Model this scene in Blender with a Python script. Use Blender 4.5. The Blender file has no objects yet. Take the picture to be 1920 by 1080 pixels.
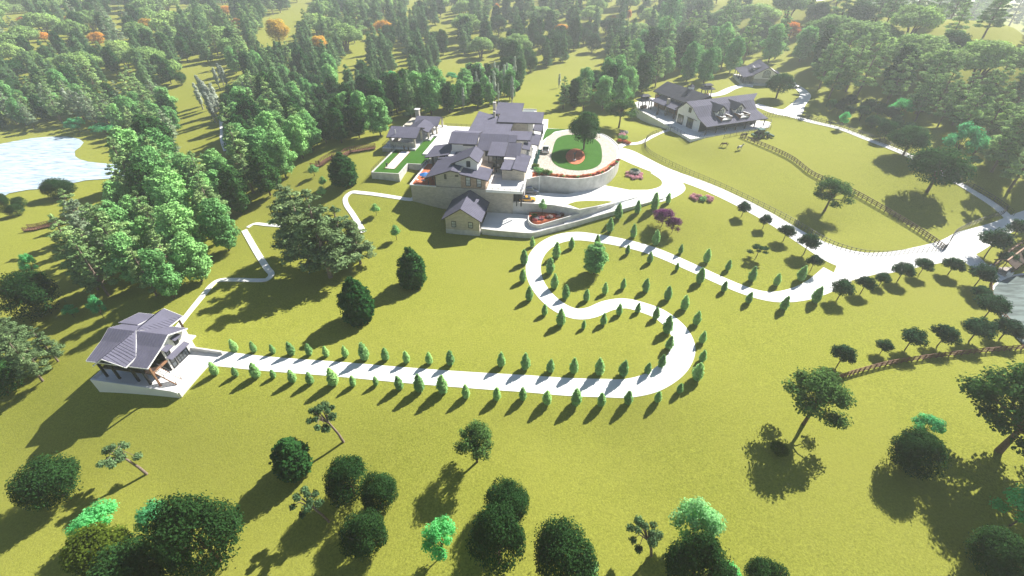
import bpy, bmesh, math, random
import numpy as np
from mathutils import Vector, Matrix
random.seed(7)
R=math.radians
scene=bpy.context.scene
COL=scene.collection
# ---------------------------------------------------------------- camera model
F=853.;T=R(36.3);H=60.
cs,sn=math.cos(T),math.sin(T)
def P(u,v,z=0.):
    a=(u-960)/F;b=(v-540)/F
    k=(H-z)/(sn+b*cs)
    return (a*k,(cs-b*sn)*k,z)
def proj(x,y,z):
    dz=z-H; d=y*cs-dz*sn; up=y*sn+dz*cs
    if d<1: return (-9999,-9999,d)
    return (960+F*x/d,540-F*up/d,d)
class Fr:
    def __init__(s,o,rot):
        s.o=o; s.rot=R(rot); s.c=math.cos(s.rot); s.s=math.sin(s.rot)
    def l(s,p):
        dx,dy=p[0]-s.o[0],p[1]-s.o[1]
        return (dx*s.c+dy*s.s,-dx*s.s+dy*s.c,p[2])
    def w(s,x,y,z=0): return (s.o[0]+x*s.c-y*s.s, s.o[1]+x*s.s+y*s.c, z)
MF=Fr(P(901.7,442.4,0),-8)          # mansion frame
NF=Fr((62.72,178.27,0),22)          # barn frame
GF=Fr((112.44,229.45,0),-12)        # guest house frame
KF=Fr(P(150+1055/5.684,570+943/5.684,0),-8.9)  # lower cottage frame
# ---------------------------------------------------------------- materials
MATS={}
def nodes(name):
    m=bpy.data.materials.new(name); m.use_nodes=True
    nt=m.node_tree; b=nt.nodes['Principled BSDF']; MATS[name]=m
    return m,nt,b
def N(nt,t,**k):
    n=nt.nodes.new(t)
    for a,v in k.items():
        if a in n.inputs: n.inputs[a].default_value=v
        else: setattr(n,a,v)
    return n
def ramp(nt,fac,stops):
    r=nt.nodes.new('ShaderNodeValToRGB'); e=r.color_ramp.elements
    while len(e)<len(stops): e.new(.5)
    for i,(p,c) in enumerate(stops): e[i].position=p; e[i].color=(c[0],c[1],c[2],1)
    nt.links.new(fac,r.inputs['Fac']); return r.outputs['Color']
def mix(nt,f,a,b,mode='MIX'):
    m=nt.nodes.new('ShaderNodeMix'); m.data_type='RGBA'; m.blend_type=mode
    for s,v in ((0,f),(6,a),(7,b)):
        if hasattr(v,'links') or isinstance(v,bpy.types.NodeSocket): nt.links.new(v,m.inputs[s])
        elif s==0: m.inputs[0].default_value=v
        else: m.inputs[s].default_value=(v[0],v[1],v[2],1)
    return m.outputs[2]
def noise(nt,scale,detail=3,coord='Object',vec=None,rough=.6):
    if vec is None:
        tc=nt.nodes.new('ShaderNodeTexCoord'); vec=tc.outputs[coord]
    n=nt.nodes.new('ShaderNodeTexNoise'); n.inputs['Scale'].default_value=scale
    n.inputs['Detail'].default_value=detail; n.inputs['Roughness'].default_value=rough
    nt.links.new(vec,n.inputs['Vector']); return n.outputs['Fac']
def bump(nt,b,h,st=.4,d=.05):
    n=nt.nodes.new('ShaderNodeBump'); n.inputs['Strength'].default_value=st; n.inputs['Distance'].default_value=d
    nt.links.new(h,n.inputs['Height']); nt.links.new(n.outputs['Normal'],b.inputs['Normal'])
def plain(name,c,rough=.7,metal=0,var=.15,scale=2.0,spec=.3):
    m,nt,b=nodes(name)
    f=noise(nt,scale,4)
    lo=[max(0,x*(1-var)) for x in c]; hi=[min(1,x*(1+var)) for x in c]
    nt.links.new(ramp(nt,f,[(.3,lo),(.7,hi)]),b.inputs['Base Color'])
    b.inputs['Roughness'].default_value=rough; b.inputs['Metallic'].default_value=metal
    b.inputs['Specular IOR Level'].default_value=spec
    return m
def grassmat(name,c1,c2,c3):
    m,nt,b=nodes(name)
    fine=noise(nt,3.6,3,rough=.85); med=noise(nt,.35,4); big=noise(nt,.02,3)
    a=ramp(nt,fine,[(.25,[x*.5 for x in c1]),(.75,[x*1.5 for x in c1])])
    a2=ramp(nt,fine,[(.25,[x*.5 for x in c2]),(.75,[x*1.5 for x in c2])])
    mm=ramp(nt,med,[(.35,(0,0,0)),(.65,(1,1,1))])
    x=mix(nt,mm,a,a2)
    bb=ramp(nt,big,[(.42,(0,0,0)),(.68,(.7,.7,.7))])
    x=mix(nt,bb,x,c3)
    nt.links.new(x,b.inputs['Base Color']); b.inputs['Roughness'].default_value=.95
    b.inputs['Specular IOR Level'].default_value=.05
    bump(nt,b,fine,.5,.12)
    return m
GRASS=grassmat('meadow_grass',(.248,.262,.044),(.232,.250,.040),(.268,.272,.054))
TURF=grassmat('mown_turf',(.045,.13,.018),(.055,.15,.022),(.05,.14,.02))
CONC=plain('pale_concrete',(.80,.80,.78),.8,0,.05,.25)
PAVE=plain('white_paving',(.84,.83,.80),.8,0,.05,.4)
WALLC=plain('retaining_concrete',(.58,.565,.53),.85,0,.16,.7)
STUCCO=plain('white_stucco',(.82,.79,.74),.8,0,.07,.6)
WHITE=plain('white_paint',(.8,.79,.77),.6,0,.04,1)
DARK=plain('dark_metal',(.03,.03,.035),.5,.2,.2,3)
DWOOD=plain('dark_wood',(.06,.035,.025),.7,0,.3,3)
WOOD=plain('cedar_wood',(.28,.15,.085),.7,0,.3,3)
RWOOD=plain('red_boardwalk_wood',(.19,.095,.062),.75,0,.3,2)
TIMBER=plain('brown_fence_timber',(.11,.065,.04),.8,0,.3,2)
RED=plain('terracotta_paving',(.55,.16,.07),.85,0,.2,1.2)
MULCH=plain('red_mulch',(.42,.11,.05),.95,0,.35,4)
BARKM=plain('bark',(.13,.085,.06),.9,0,.35,3)
BARKP=plain('pine_bark',(.22,.165,.135),.9,0,.3,3)
BARKW=plain('pale_bark',(.36,.32,.30),.9,0,.25,3)
def glassmat(name='window_glass',c=(.05,.06,.07)):
    m,nt,b=nodes(name)
    nt.links.new(ramp(nt,noise(nt,.7,2),[(.3,[x*.6 for x in c]),(.7,[x*1.8 for x in c])]),b.inputs['Base Color'])
    b.inputs['Roughness'].default_value=.08; b.inputs['Specular IOR Level'].default_value=.8
    return m
GLASS=glassmat(); PGLASS=glassmat('pale_curtained_glass',(.34,.36,.36))
def roofmat(name,c):
    m,nt,b=nodes(name)
    f=noise(nt,.35,4); g=noise(nt,6,2)
    a=ramp(nt,f,[(.3,[x*.88 for x in c]),(.7,[x*1.1 for x in c])])
    nt.links.new(mix(nt,.07,a,ramp(nt,g,[(.3,(.05,.05,.06)),(.7,(.4,.4,.42))])),b.inputs['Base Color'])
    b.inputs['Roughness'].default_value=.85; b.inputs['Metallic'].default_value=.0
    b.inputs['Specular IOR Level'].default_value=.12
    return m
ROOF=roofmat('standing_seam_grey_metal',(.128,.125,.175))
ROOFD=roofmat('standing_seam_dark_metal',(.10,.10,.12))
def stonemat(name,c1,c2,mort):
    m,nt,b=nodes(name)
    tc=nt.nodes.new('ShaderNodeTexCoord')
    # walls: use (x+y, z)
    sep=nt.nodes.new('ShaderNodeSeparateXYZ'); nt.links.new(tc.outputs['Object'],sep.inputs[0])
    ad=nt.nodes.new('ShaderNodeMath'); nt.links.new(sep.outputs[0],ad.inputs[0]); nt.links.new(sep.outputs[1],ad.inputs[1])
    cb=nt.nodes.new('ShaderNodeCombineXYZ'); nt.links.new(ad.outputs[0],cb.inputs[0]); nt.links.new(sep.outputs[2],cb.inputs[1])
    br=nt.nodes.new('ShaderNodeTexBrick'); nt.links.new(cb.outputs[0],br.inputs['Vector'])
    br.inputs['Scale'].default_value=1.0; br.inputs['Brick Width'].default_value=.85; br.inputs['Row Height'].default_value=.34
    br.inputs['Mortar Size'].default_value=.03; br.inputs['Bias'].default_value=-.1
    br.inputs['Color1'].default_value=(*c1,1); br.inputs['Color2'].default_value=(*c2,1); br.inputs['Mortar'].default_value=(*mort,1)
    f=noise(nt,1.1,4)
    nt.links.new(mix(nt,.45,br.outputs['Color'],ramp(nt,f,[(.3,[x*.5 for x in c1]),(.7,[x*1.35 for x in c2])])),b.inputs['Base Color'])
    b.inputs['Roughness'].default_value=.9
    bump(nt,b,br.outputs['Fac'],.5,-.03)
    return m
STONE=stonemat('coursed_buff_stone',(.62,.56,.45),(.40,.355,.29),(.62,.58,.5))
BROWNST=plain('weathered_brown_cladding',(.42,.31,.23),.85,0,.25,1.6)
COBBLE=None
def cobble():
    m,nt,b=nodes('cobbled_drive')
    tc=nt.nodes.new('ShaderNodeTexCoord')
    v=nt.nodes.new('ShaderNodeTexVoronoi'); v.inputs['Scale'].default_value=2.4; nt.links.new(tc.outputs['Object'],v.inputs['Vector'])
    c=ramp(nt,v.outputs['Color'],[(.1,(.42,.37,.30)),(.8,(.62,.57,.49))])
    e=nt.nodes.new('ShaderNodeTexVoronoi'); e.feature='DISTANCE_TO_EDGE'; e.inputs['Scale'].default_value=2.4; nt.links.new(tc.outputs['Object'],e.inputs['Vector'])
    k=ramp(nt,e.outputs['Distance'],[(.02,(1,1,1)),(.08,(0,0,0))])
    nt.links.new(mix(nt,k,c,(.24,.2,.16)),b.inputs['Base Color']); b.inputs['Roughness'].default_value=.85
    return m
COBBLE=cobble()
def watermat(name,c,rough,bs):
    m,nt,b=nodes(name)
    tc=nt.nodes.new('ShaderNodeTexCoord'); mp=nt.nodes.new('ShaderNodeMapping'); mp.inputs['Scale'].default_value=(.16,.75,1); mp.inputs['Rotation'].default_value=(0,0,R(14))
    nt.links.new(tc.outputs['Object'],mp.inputs[0])
    f=noise(nt,1.0,5,vec=mp.outputs[0],rough=.65)
    nt.links.new(ramp(nt,f,[(.38,[x*.5 for x in c]),(.56,c)]),b.inputs['Base Color'])
    b.inputs['Roughness'].default_value=rough; b.inputs['Specular IOR Level'].default_value=.8 if rough<.5 else .1; b.inputs['IOR'].default_value=1.33
    bump(nt,b,f,bs,.5)
    return m
LAKE=watermat('lake_water',(.60,.74,.86),.3,.5)
POND=watermat('pond_water',(.19,.235,.225),.85,.1)
def leafmat(name,c,var=.35,tr=.3,hue=(1,1,1)):
    """leaf colours differ leaf by leaf and tree by tree"""
    m,nt,b=nodes(name)
    oi=nt.nodes.new('ShaderNodeObjectInfo')
    at=nt.nodes.new('ShaderNodeAttribute'); at.attribute_name='leafrand'
    a=ramp(nt,at.outputs['Fac'],[(0,[x*(1-var) for x in c]),(.6,c),(1,[min(1,x*(1+var)*h) for x,h in zip(c,hue)])])
    hs=nt.nodes.new('ShaderNodeHueSaturation'); nt.links.new(a,hs.inputs['Color'])
    mr=nt.nodes.new('ShaderNodeMapRange'); nt.links.new(oi.outputs['Random'],mr.inputs[0]); mr.inputs[3].default_value=.78; mr.inputs[4].default_value=1.22
    nt.links.new(mr.outputs[0],hs.inputs['Value'])
    mr2=nt.nodes.new('ShaderNodeMapRange'); nt.links.new(oi.outputs['Random'],mr2.inputs[0]); mr2.inputs[3].default_value=.515; mr2.inputs[4].default_value=.488
    nt.links.new(mr2.outputs[0],hs.inputs['Hue'])
    d=nt.nodes.new('ShaderNodeBsdfDiffuse'); t=nt.nodes.new('ShaderNodeBsdfTranslucent')
    nt.links.new(hs.outputs[0],d.inputs[0]); nt.links.new(hs.outputs[0],t.inputs[0])
    ms=nt.nodes.new('ShaderNodeMixShader'); ms.inputs[0].default_value=tr
    nt.links.new(d.outputs[0],ms.inputs[1]); nt.links.new(t.outputs[0],ms.inputs[2])
    out=nt.nodes['Material Output']; nt.links.new(ms.outputs[0],out.inputs['Surface']); nt.nodes.remove(b)
    return m
# ---------------------------------------------------------------- mesh builder
class MB:
    def __init__(s): s.v=[];s.f=[]
    def face(s,pts):
        n=len(s.v); s.v+= [tuple(p) for p in pts]; s.f.append(tuple(range(n,n+len(pts))))
    def box(s,x0,x1,y0,y1,z0,z1):
        n=len(s.v)
        s.v+=[(x0,y0,z0),(x1,y0,z0),(x1,y1,z0),(x0,y1,z0),(x0,y0,z1),(x1,y0,z1),(x1,y1,z1),(x0,y1,z1)]
        s.f+=[(n,n+3,n+2,n+1),(n+4,n+5,n+6,n+7),(n,n+1,n+5,n+4),(n+1,n+2,n+6,n+5),(n+2,n+3,n+7,n+6),(n+3,n,n+4,n+7)]
        return s
    def prism(s,pts,z0,z1,top=None):
        """vertical prism, pts (x,y) ; z1 may be list"""
        n=len(s.v);k=len(pts)
        ar=sum(pts[i][0]*pts[(i+1)%k][1]-pts[(i+1)%k][0]*pts[i][1] for i in range(k))
        if ar<0: 
            pts=pts[::-1]
            if isinstance(z1,list): z1=z1[::-1]
        for i,p in enumerate(pts): s.v.append((p[0],p[1],z0))
        for i,p in enumerate(pts): s.v.append((p[0],p[1],z1[i] if isinstance(z1,list) else z1))
        s.f.append(tuple(n+i for i in range(k))[::-1]); s.f.append(tuple(n+k+i for i in range(k)))
        for i in range(k):
            j=(i+1)%k; s.f.append((n+i,n+j,n+k+j,n+k+i))
        return s
    def slab(s,pts,t=.22):
        """thick plate below a planar 3d polygon (counter-clockwise from above)"""
        n=len(s.v);k=len(pts)
        a,b,c=Vector(pts[0]),Vector(pts[1]),Vector(pts[2])
        nn=(b-a).cross(c-a).normalized()
        if nn.z<0: pts=pts[::-1]; nn=-nn
        d=nn*t
        s.v+=[tuple(p) for p in pts]; s.v+=[tuple(Vector(p)-d) for p in pts]
        s.f.append(tuple(n+i for i in range(k))); s.f.append(tuple(n+k+i for i in range(k))[::-1])
        for i in range(k):
            j=(i+1)%k; s.f.append((n+j,n+i,n+k+i,n+k+j))
        return nn
    def tube(s,pts,rads,sides=6,cap=True):
        rings=[]
        for i,p in enumerate(pts):
            p=Vector(p)
            d=(Vector(pts[min(i+1,len(pts)-1)])-Vector(pts[max(i-1,0)]))
            if d.length<1e-6: d=Vector((0,0,1))
            d.normalize(); u=d.cross(Vector((0,0,1)))
            if u.length<.05: u=d.cross(Vector((1,0,0)))
            u.normalize(); w=d.cross(u)
            r=rads[i] if isinstance(rads,(list,tuple)) else rads
            n=len(s.v); rings.append(n)
            for k in range(sides):
                a=2*math.pi*k/sides+.3
                s.v.append(tuple(p+(u*math.cos(a)+w*math.sin(a))*r))
        for a,b in zip(rings,rings[1:]):
            for k in range(sides):
                j=(k+1)%sides; s.f.append((a+k,a+j,b+j,b+k))
        if cap:
            s.f.append(tuple(rings[0]+k for k in range(sides))[::-1]); s.f.append(tuple(rings[-1]+k for k in range(sides)))
        return s
    def bar(s,a,b,w,h=None):
        h=h or w; a=Vector(a);b=Vector(b);d=(b-a)
        if d.length<1e-6: return s
        d.normalize(); u=d.cross(Vector((0,0,1)))
        if u.length<.05: u=Vector((1,0,0))
        u.normalize(); q=u.cross(d)
        n=len(s.v)
        for p in (a,b):
            for i,j in ((-1,-1),(1,-1),(1,1),(-1,1)): s.v.append(tuple(p+u*(i*w/2)+q*(j*h/2)))
        s.f+=[(n,n+3,n+2,n+1),(n+4,n+5,n+6,n+7),(n,n+1,n+5,n+4),(n+1,n+2,n+6,n+5),(n+2,n+3,n+7,n+6),(n+3,n,n+4,n+7)]
        return s
    def mesh(s,name,mat,off=(0,0,0),smooth=False):
        me=bpy.data.meshes.new(name)
        me.from_pydata([(a-off[0],b-off[1],c-off[2]) for a,b,c in s.v],[],s.f)
        me.materials.append(mat)
        if smooth: me.polygons.foreach_set('use_smooth',[True]*len(me.polygons))
        me.update(); return me
    def build(s,name,mat,parent=None,off=(0,0,0),smooth=False,label=None):
        o=bpy.data.objects.new(name,s.mesh(name,mat,off,smooth)); COL.objects.link(o)
        if parent is not None: o.parent=parent
        if label: o['label']=label
        return o
def thing(name,label,cat,loc=(0,0,0),rot=0,group=None):
    o=bpy.data.objects.new(name,None); COL.objects.link(o); o.location=loc; o.rotation_euler=(0,0,rot)
    o.empty_display_size=.3
    o['label']=label; o['category']=cat
    if group: o['group']=group
    return o
def tag(o,label,cat,group=None,kind=None):
    o['label']=label; o['category']=cat
    if group: o['group']=group
    if kind: o['kind']=kind
    return o
def struct(o,label,cat): return tag(o,label,cat,None,'structure')
ORD=['first','second','third','fourth','fifth','sixth','seventh','eighth','ninth','tenth','eleventh','twelfth','thirteenth','fourteenth','fifteenth','sixteenth','seventeenth','eighteenth','nineteenth','twentieth','twenty-first','twenty-second','twenty-third','twenty-fourth','twenty-fifth','twenty-sixth','twenty-seventh','twenty-eighth','twenty-ninth','thirtieth']
# ---------------------------------------------------------------- terrain
CP=[(0,1080,-6),(480,1080,-5),(960,1080,-4),(1440,1080,-3.2),(1920,1080,-2.2),(960,900,-2.6),(300,900,-4.5),(640,900,-3.5),(1500,900,-1.6),(1900,850,-.4),(1280,860,-2),
(860,765,-.7),(1000,748,-.5),(1120,762,-1.3),(1240,765,-1.0),(1120,815,-2.6),(1000,800,-2.0),(1220,800,-2.0),(620,790,-1.3),(900,810,-1.6),(1320,780,-1.0),(1450,740,-.5),
(430,675,0),(800,708,0),(1000,720,0),(1200,728,0),(1290,640,0),(1150,575,0),(1040,560,0),(1000,480,0),(1100,445,.1),(900,600,0),(700,600,0),(560,600,-.3),(1100,650,0),
(1450,560,0),(1650,500,.2),(1560,440,.8),(1560,530,0),(1000,447,.2),(905,444,0),(850,440,0),(1050,433,.5),(1100,418,1.4),(1180,397,3.1),(1250,380,4.1),(1310,375,4),(1400,400,2.6),(1520,480,.8),(1380,460,1.2),(1250,430,2),(1150,440,.7),(1420,500,.4),(930,500,0),(800,480,.2),(700,480,0),
(1250,340,4.3),(1200,300,5),(1180,280,5.8),(1190,330,4.5),(1120,236,8),(1050,230,8),(1180,245,7.2),(1150,350,4.4),
(1300,300,5),(1450,300,6.3),(1500,380,3.6),(1700,350,5),(1600,450,2),(1720,480,.9),(1850,425,1.6),(1900,470,.3),(1400,350,4.2),
(1900,600,-.6),(1650,650,-.4),(1900,720,-.3),(1800,560,-.2),
(1330,264,7.6),(1240,243,6.7),(1190,228,4.6),(1215,235,5.3),(1440,240,7.8),(1290,180,8),(1200,165,6),(1160,190,6.5),
(1390,165,10.3),(1470,155,10.6),(1500,210,9.2),(1500,170,10.6),(1640,250,8.5),(1800,330,7),(1900,370,5),(1370,130,9.5),(1460,200,9.6),
(700,260,6),(850,205,7.2),(700,333,5.8),(760,337,5.2),(650,370,3.8),(774,380,3.4),(809,390,2.1),(840,392,1.4),(720,400,2.5),(640,340,4.6),(600,280,4),(560,310,2),(760,430,1),
(500,400,-1),(460,430,-1.4),(500,510,-1.2),(400,527,-2),(340,600,-.9),(170,745,-2.9),(345,750,-1.2),(420,800,-2),(100,850,-5.5),
(200,560,-6),(0,600,-9.5),(0,780,-8.5),(0,450,-11.4),(100,420,-11.4),(250,350,-11.4),(330,400,-8),
(0,262,-11.8),(80,250,-11.8),(150,258,-11.8),(175,290,-11.6),(200,310,-12),(250,315,-12),(90,358,-12),(0,374,-12),(0,320,-12),(100,300,-12),
(420,250,-8.5),(300,250,-10.5),(500,200,-5),(0,200,-9),(200,170,-6),(400,140,-2),(600,140,-1),(600,200,-3),(720,200,0),(800,150,-1),(900,110,1),(900,175,4.5),(700,60,5),(1000,170,5),(1000,120,3),(1200,130,5),(1100,190,7),(1200,60,10),(1000,30,14),(700,0,12),(300,40,5),(0,90,3),(0,0,7),(300,0,9),
(1500,90,15),(1400,60,13),(1600,110,18),(1700,140,18),(1900,210,14),(1850,100,26),(1920,60,31),(1800,42,31),(1700,27,32),(1640,8,33),(1500,-5,30),(1920,130,25),(1350,0,24),(1750,250,11),(1600,180,12),(1100,-20,20),(1860,300,8)]
pts=[];zs=[]
for u,v,z in CP:
    p=P(u,v,z); pts.append((p[0],p[1])); zs.append(z)
# beyond the right-hand ridge the ground drops away
for u,v,z in [(1960,75,31),(1920,60,31),(1860,50,31),(1800,42,31),(1740,34,31.5),(1700,27,32),(1640,8,33),(1560,-3,31)]:
    p=P(u,v,z); L=math.hypot(p[0],p[1])
    for d,zz in ((26,24),(70,4),(150,-14)):
        k=(L+d)/L; pts.append((p[0]*k,p[1]*k)); zs.append(zz)
for x,y,z in [(-300,20,-10),(-500,200,0),(-400,0,-8),(-150,-40,-10),(0,-60,-6),(150,-40,-3),(300,20,2),(420,120,6),(-560,560,10),(-200,720,16),(150,650,20),(0,800,18),(-500,720,14),(520,160,-5),(560,300,-14),(450,520,-12)]:
    pts.append((x,y)); zs.append(z)
pts=np.array(pts)/100.; zs=np.array(zs,float)
def U(r2): return np.where(r2>1e-12,.5*r2*np.log(np.maximum(r2,1e-12)),0)
n=len(zs); d2=((pts[:,None,:]-pts[None,:,:])**2).sum(-1)
A=np.zeros((n+3,n+3)); A[:n,:n]=U(d2)+np.eye(n)*.004; A[:n,n]=1; A[:n,n+1:]=pts; A[n,:n]=1; A[n+1:,:n]=pts.T
W=np.linalg.solve(A,np.concatenate([zs,[0,0,0]]))
def axis(a,b,step,lo,hi,g=1.09):
    c=list(np.arange(a,b+1e-6,step)); s=step
    while c[-1]<hi: s*=g; c.append(c[-1]+s)
    s=step
    while c[0]>lo: s*=g; c.insert(0,c[0]-s)
    return np.array(c)
GX=axis(-130,150,1.5,-900,900); GY=axis(20,245,1.5,-160,1000)
XX,YY=np.meshgrid(GX,GY); q=np.stack([XX.ravel(),YY.ravel()],1)/100.
ZZ=np.zeros(len(q))
for i in range(0,len(q),4000):
    qq=q[i:i+4000]; r2=((qq[:,None,:]-pts[None])**2).sum(-1)
    ZZ[i:i+4000]=U(r2)@W[:n]+W[n]+qq@W[n+1:]
rad=np.hypot(q[:,0]*100,q[:,1]*100-150)
t=np.clip((rad-640)/250,0,1); t=t*t*(3-2*t)
ZZ=np.clip(ZZ,-13.5,40)*(1-t)+(-14)*t
ZZ=ZZ.reshape(XX.shape)
def inpoly(x,y,poly):
    c=False;j=len(poly)-1
    for i in range(len(poly)):
        xi,yi=poly[i][0],poly[i][1];xj,yj=poly[j][0],poly[j][1]
        if (yi>y)!=(yj>y) and x<(xj-xi)*(y-yi)/(yj-yi)+xi: c=not c
        j=i
    return c
def edged(x,y,poly):
    m=1e9
    for i in range(len(poly)):
        ax,ay=poly[i][0],poly[i][1];bx,by=poly[(i+1)%len(poly)][:2]
        dx,dy=bx-ax,by-ay;L=dx*dx+dy*dy
        t=0 if L==0 else max(0,min(1,((x-ax)*dx+(y-ay)*dy)/L))
        m=min(m,math.hypot(x-ax-t*dx,y-ay-t*dy))
    return m
def carve(poly,fn,margin):
    """margin>0: only vertices that far inside; margin<0: also vertices that far outside"""
    xs=[p[0] for p in poly];ys=[p[1] for p in poly]
    for j in np.where((GY>min(ys)-3)&(GY<max(ys)+3))[0]:
        for i in np.where((GX>min(xs)-3)&(GX<max(xs)+3))[0]:
            x,y=GX[i],GY[j]; ins=inpoly(x,y,poly); e=edged(x,y,poly)
            if (margin>=0 and ins and e>=margin) or (margin<0 and (ins or e<=-margin)): ZZ[j,i]=fn(ZZ[j,i])
def hz(x,y):
    i=int(np.searchsorted(GX,x)-1); j=int(np.searchsorted(GY,y)-1)
    i=max(0,min(len(GX)-2,i)); j=max(0,min(len(GY)-2,j))
    a=(x-GX[i])/(GX[i+1]-GX[i]); b=(y-GY[j])/(GY[j+1]-GY[j])
    z00,z10,z01,z11=ZZ[j,i],ZZ[j,i+1],ZZ[j+1,i],ZZ[j+1,i+1]
    if a>=b: return float(z00+a*(z10-z00)+b*(z11-z10))
    return float(z00+b*(z01-z00)+a*(z11-z01))
def G(u,v):
    """pixel of the photograph -> first hit on the terrain"""
    a=(u-960)/F;b=(v-540)/F
    dx,dy,dz=a,(cs-b*sn),-(sn+b*cs)
    k=20.;st=2.
    while k<1500:
        x,y,z=dx*k,dy*k,H+dz*k
        if z<hz(x,y):
            lo,hi=k-st,k
            for _ in range(14):
                m=(lo+hi)/2
                if H+dz*m<hz(dx*m,dy*m): hi=m
                else: lo=m
            return (dx*hi,dy*hi,hz(dx*hi,dy*hi))
        k+=st
    return None
# ---------------------------------------------------------------- platforms (drive level pads), carved into the terrain
def pz(lst,z=None): return [P(p[0],p[1],p[2] if z is None else z) for p in lst]
lake_poly=pz([(-400,420),(-400,290),(-120,290),(-60,281),(0,270),(30,264),(60,259),(95,256),(125,256),(148,260),(157,267),(150,276),(140,283),(141,293),(150,299),(166,303),(190,306),(222,308),(262,312),(262,330),(160,338),(95,352),(50,356),(18,362),(0,371),(-60,392),(-200,420)],-11.9)
pond_poly=pz([(1862,548),(1866,537),(1875,528),(1890,521),(1908,517),(1935,514),(1990,520),(2040,560),(2040,640),(1990,680),(1940,665),(1905,632),(1882,600),(1868,572)],-.3)
carve(lake_poly,lambda z:-12.1,-13)
carve(pond_poly,lambda z:-.55,-2.5)
def Mp(lst): return [MF.w(x,y)[:2] for x,y in lst]
lowpad=[P(u,v,z)[:2] for u,v,z in [(901,427.5,1.5),(960,434,1.5),(996,435.5,1.5),(1018,431,1.5),(1038,426,1.6),(1058,420,1.8),(1058,414,1.8),(1025,417,1.7),(1010,421,1.5),(999,419,1.5),(992,411,1.5),(992,403,1.5),(960,400,1.5),(914,397,1.5),(905,410,1.5)]]
carve(lowpad,lambda z:min(z,1.2),-1.6)
ramp_poly=[P(u,v,z)[:2] for u,v,z in [(1058,420,1.8),(1141,398,3.2),(1219,378,4.2),(1255,366,4.3),(1240,352,4.3),(1200,366,4.2),(1152,381,3.6),(1058,412,1.8)]]
def rampz(z): return z
upper_poly=[P(u,v,4.5)[:2] for u,v in [(950,380),(960,380),(1000,382),(1038,385),(1087,393),(1120,387),(1152,380),(1200,368),(1236,352),(1215,356),(1180,356),(1131,347),(1064,364),(1012,361),(985,355),(950,352)]]
circle_l=[(9.6,16),(9.6,18.6),(12,20.6),(14.4,21.7),(19,21.1),(23.7,21.0),(28,23.0),(31.8,26.4),(34.5,31.5),(36.3,37.5),(37,44),(36.8,51),(35,57),(32.2,62),(28,65.5),(23,67),(18.6,66.5),(12,66.8),(11.5,78),(-2,78),(-2,16)]
circle=Mp(circle_l)
carve(circle,lambda z:8.2,1.7)
lawn_l=[(-36.6,19.6),(-28.3,19.6),(-28.3,27.8),(-23.6,27.8),(-22.6,33.2),(-26,36),(-26,66),(-27.4,66),(-27.6,54.2),(-27.8,50),(-29.8,50),(-29.9,41),(-36.6,41)]
lawn=Mp(lawn_l); carve(lawn,lambda z:min(z,7.2),0.0)
house_l=[(-21.6,10.9),(6.9,10.9),(6.9,36),(-21,36)]
carve(Mp(house_l),lambda z:min(z,8.0),.5)
patio_l=[(-26,36),(-14,36),(-12,66),(-26,66)]
carve(Mp(patio_l),lambda z:min(z,7.6),0.)
pav_l=[(-40.9,39.6),(-36.7,39.6),(-29.6,39.6),(-29.6,49.7),(-27.5,49.7),(-27.5,54),(-25.6,54),(-25.9,66.5),(-42,66.5)]
carve(Mp(pav_l),lambda z:min(z,7.7),0.)
barn_l=[(-8,-18.3),(28.3,-18.3),(34,-14),(30,-5),(27,2),(20,30),(12,34.5),(2,30),(-3.2,20),(-4.8,5),(-6.2,-5.5)]
barnp=[NF.w(x,y)[:2] for x,y in barn_l]; carve(barnp,lambda z:min(z,7.6),0.3)
guest_l=[(-4.6,-2),(11,-2),(11,20),(-4.6,20)]
guestp=[GF.w(x,y)[:2] for x,y in guest_l]; carve(guestp,lambda z:min(z,10.6),.3)
cott_l=[(-16.9,0),(0,0),(.5,6),(1.2,9.4),(-4.9,9.4),(-4.9,10.4),(-7.4,10.4),(-7.4,13.4),(-13,13.4),(-13,12.4),(-17.3,12.4)]
cottp=[KF.w(x,y)[:2] for x,y in cott_l]; carve(cottp,lambda z:min(z,-.35),0.)
# ---------------------------------------------------------------- terrain sheet
def terrain():
    nx,ny=len(GX),len(GY)
    V=np.stack([XX.ravel(),YY.ravel(),ZZ.ravel()],1)
    idx=np.arange(nx*ny).reshape(ny,nx)
    a=idx[:-1,:-1].ravel();b=idx[:-1,1:].ravel();c=idx[1:,1:].ravel();d=idx[1:,:-1].ravel()
    f=np.concatenate([np.stack([a,b,c],1),np.stack([a,c,d],1)])
    me=bpy.data.meshes.new('meadow_ground'); me.vertices.add(len(V)); me.vertices.foreach_set('co',V.ravel())
    me.loops.add(len(f)*3); me.loops.foreach_set('vertex_index',f.ravel().astype(np.int32))
    me.polygons.add(len(f)); me.polygons.foreach_set('loop_start',np.arange(0,len(f)*3,3,dtype=np.int32)); me.polygons.foreach_set('loop_total',np.full(len(f),3,np.int32))
    me.polygons.foreach_set('use_smooth',np.ones(len(f),bool))
    me.materials.append(GRASS); me.update(calc_edges=True)
    o=bpy.data.objects.new('ground',me); COL.objects.link(o)
    struct(o,'rolling yellow-green meadow covering the whole estate','meadow')
terrain()
m=MB(); m.face([(-6000,-3000,-14.6),(6000,-3000,-14.6),(6000,9000,-14.6),(-6000,9000,-14.6)])
PALE=plain('haze_white_valley',(.75,.74,.66),.9,0,.06,.01)  # ground colour painted near white to stand in for bright haze
struct(m.build('valley_plain',PALE),'flat land beyond the ridge, coloured pale as haze, reaching the horizon','plain')
def sheet(name,poly,z,mat,label,cat,off=0.0):
    m=MB(); m.face([(p[0],p[1],z) for p in poly])
    o=m.build(name,mat); return struct(o,label,cat)
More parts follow.
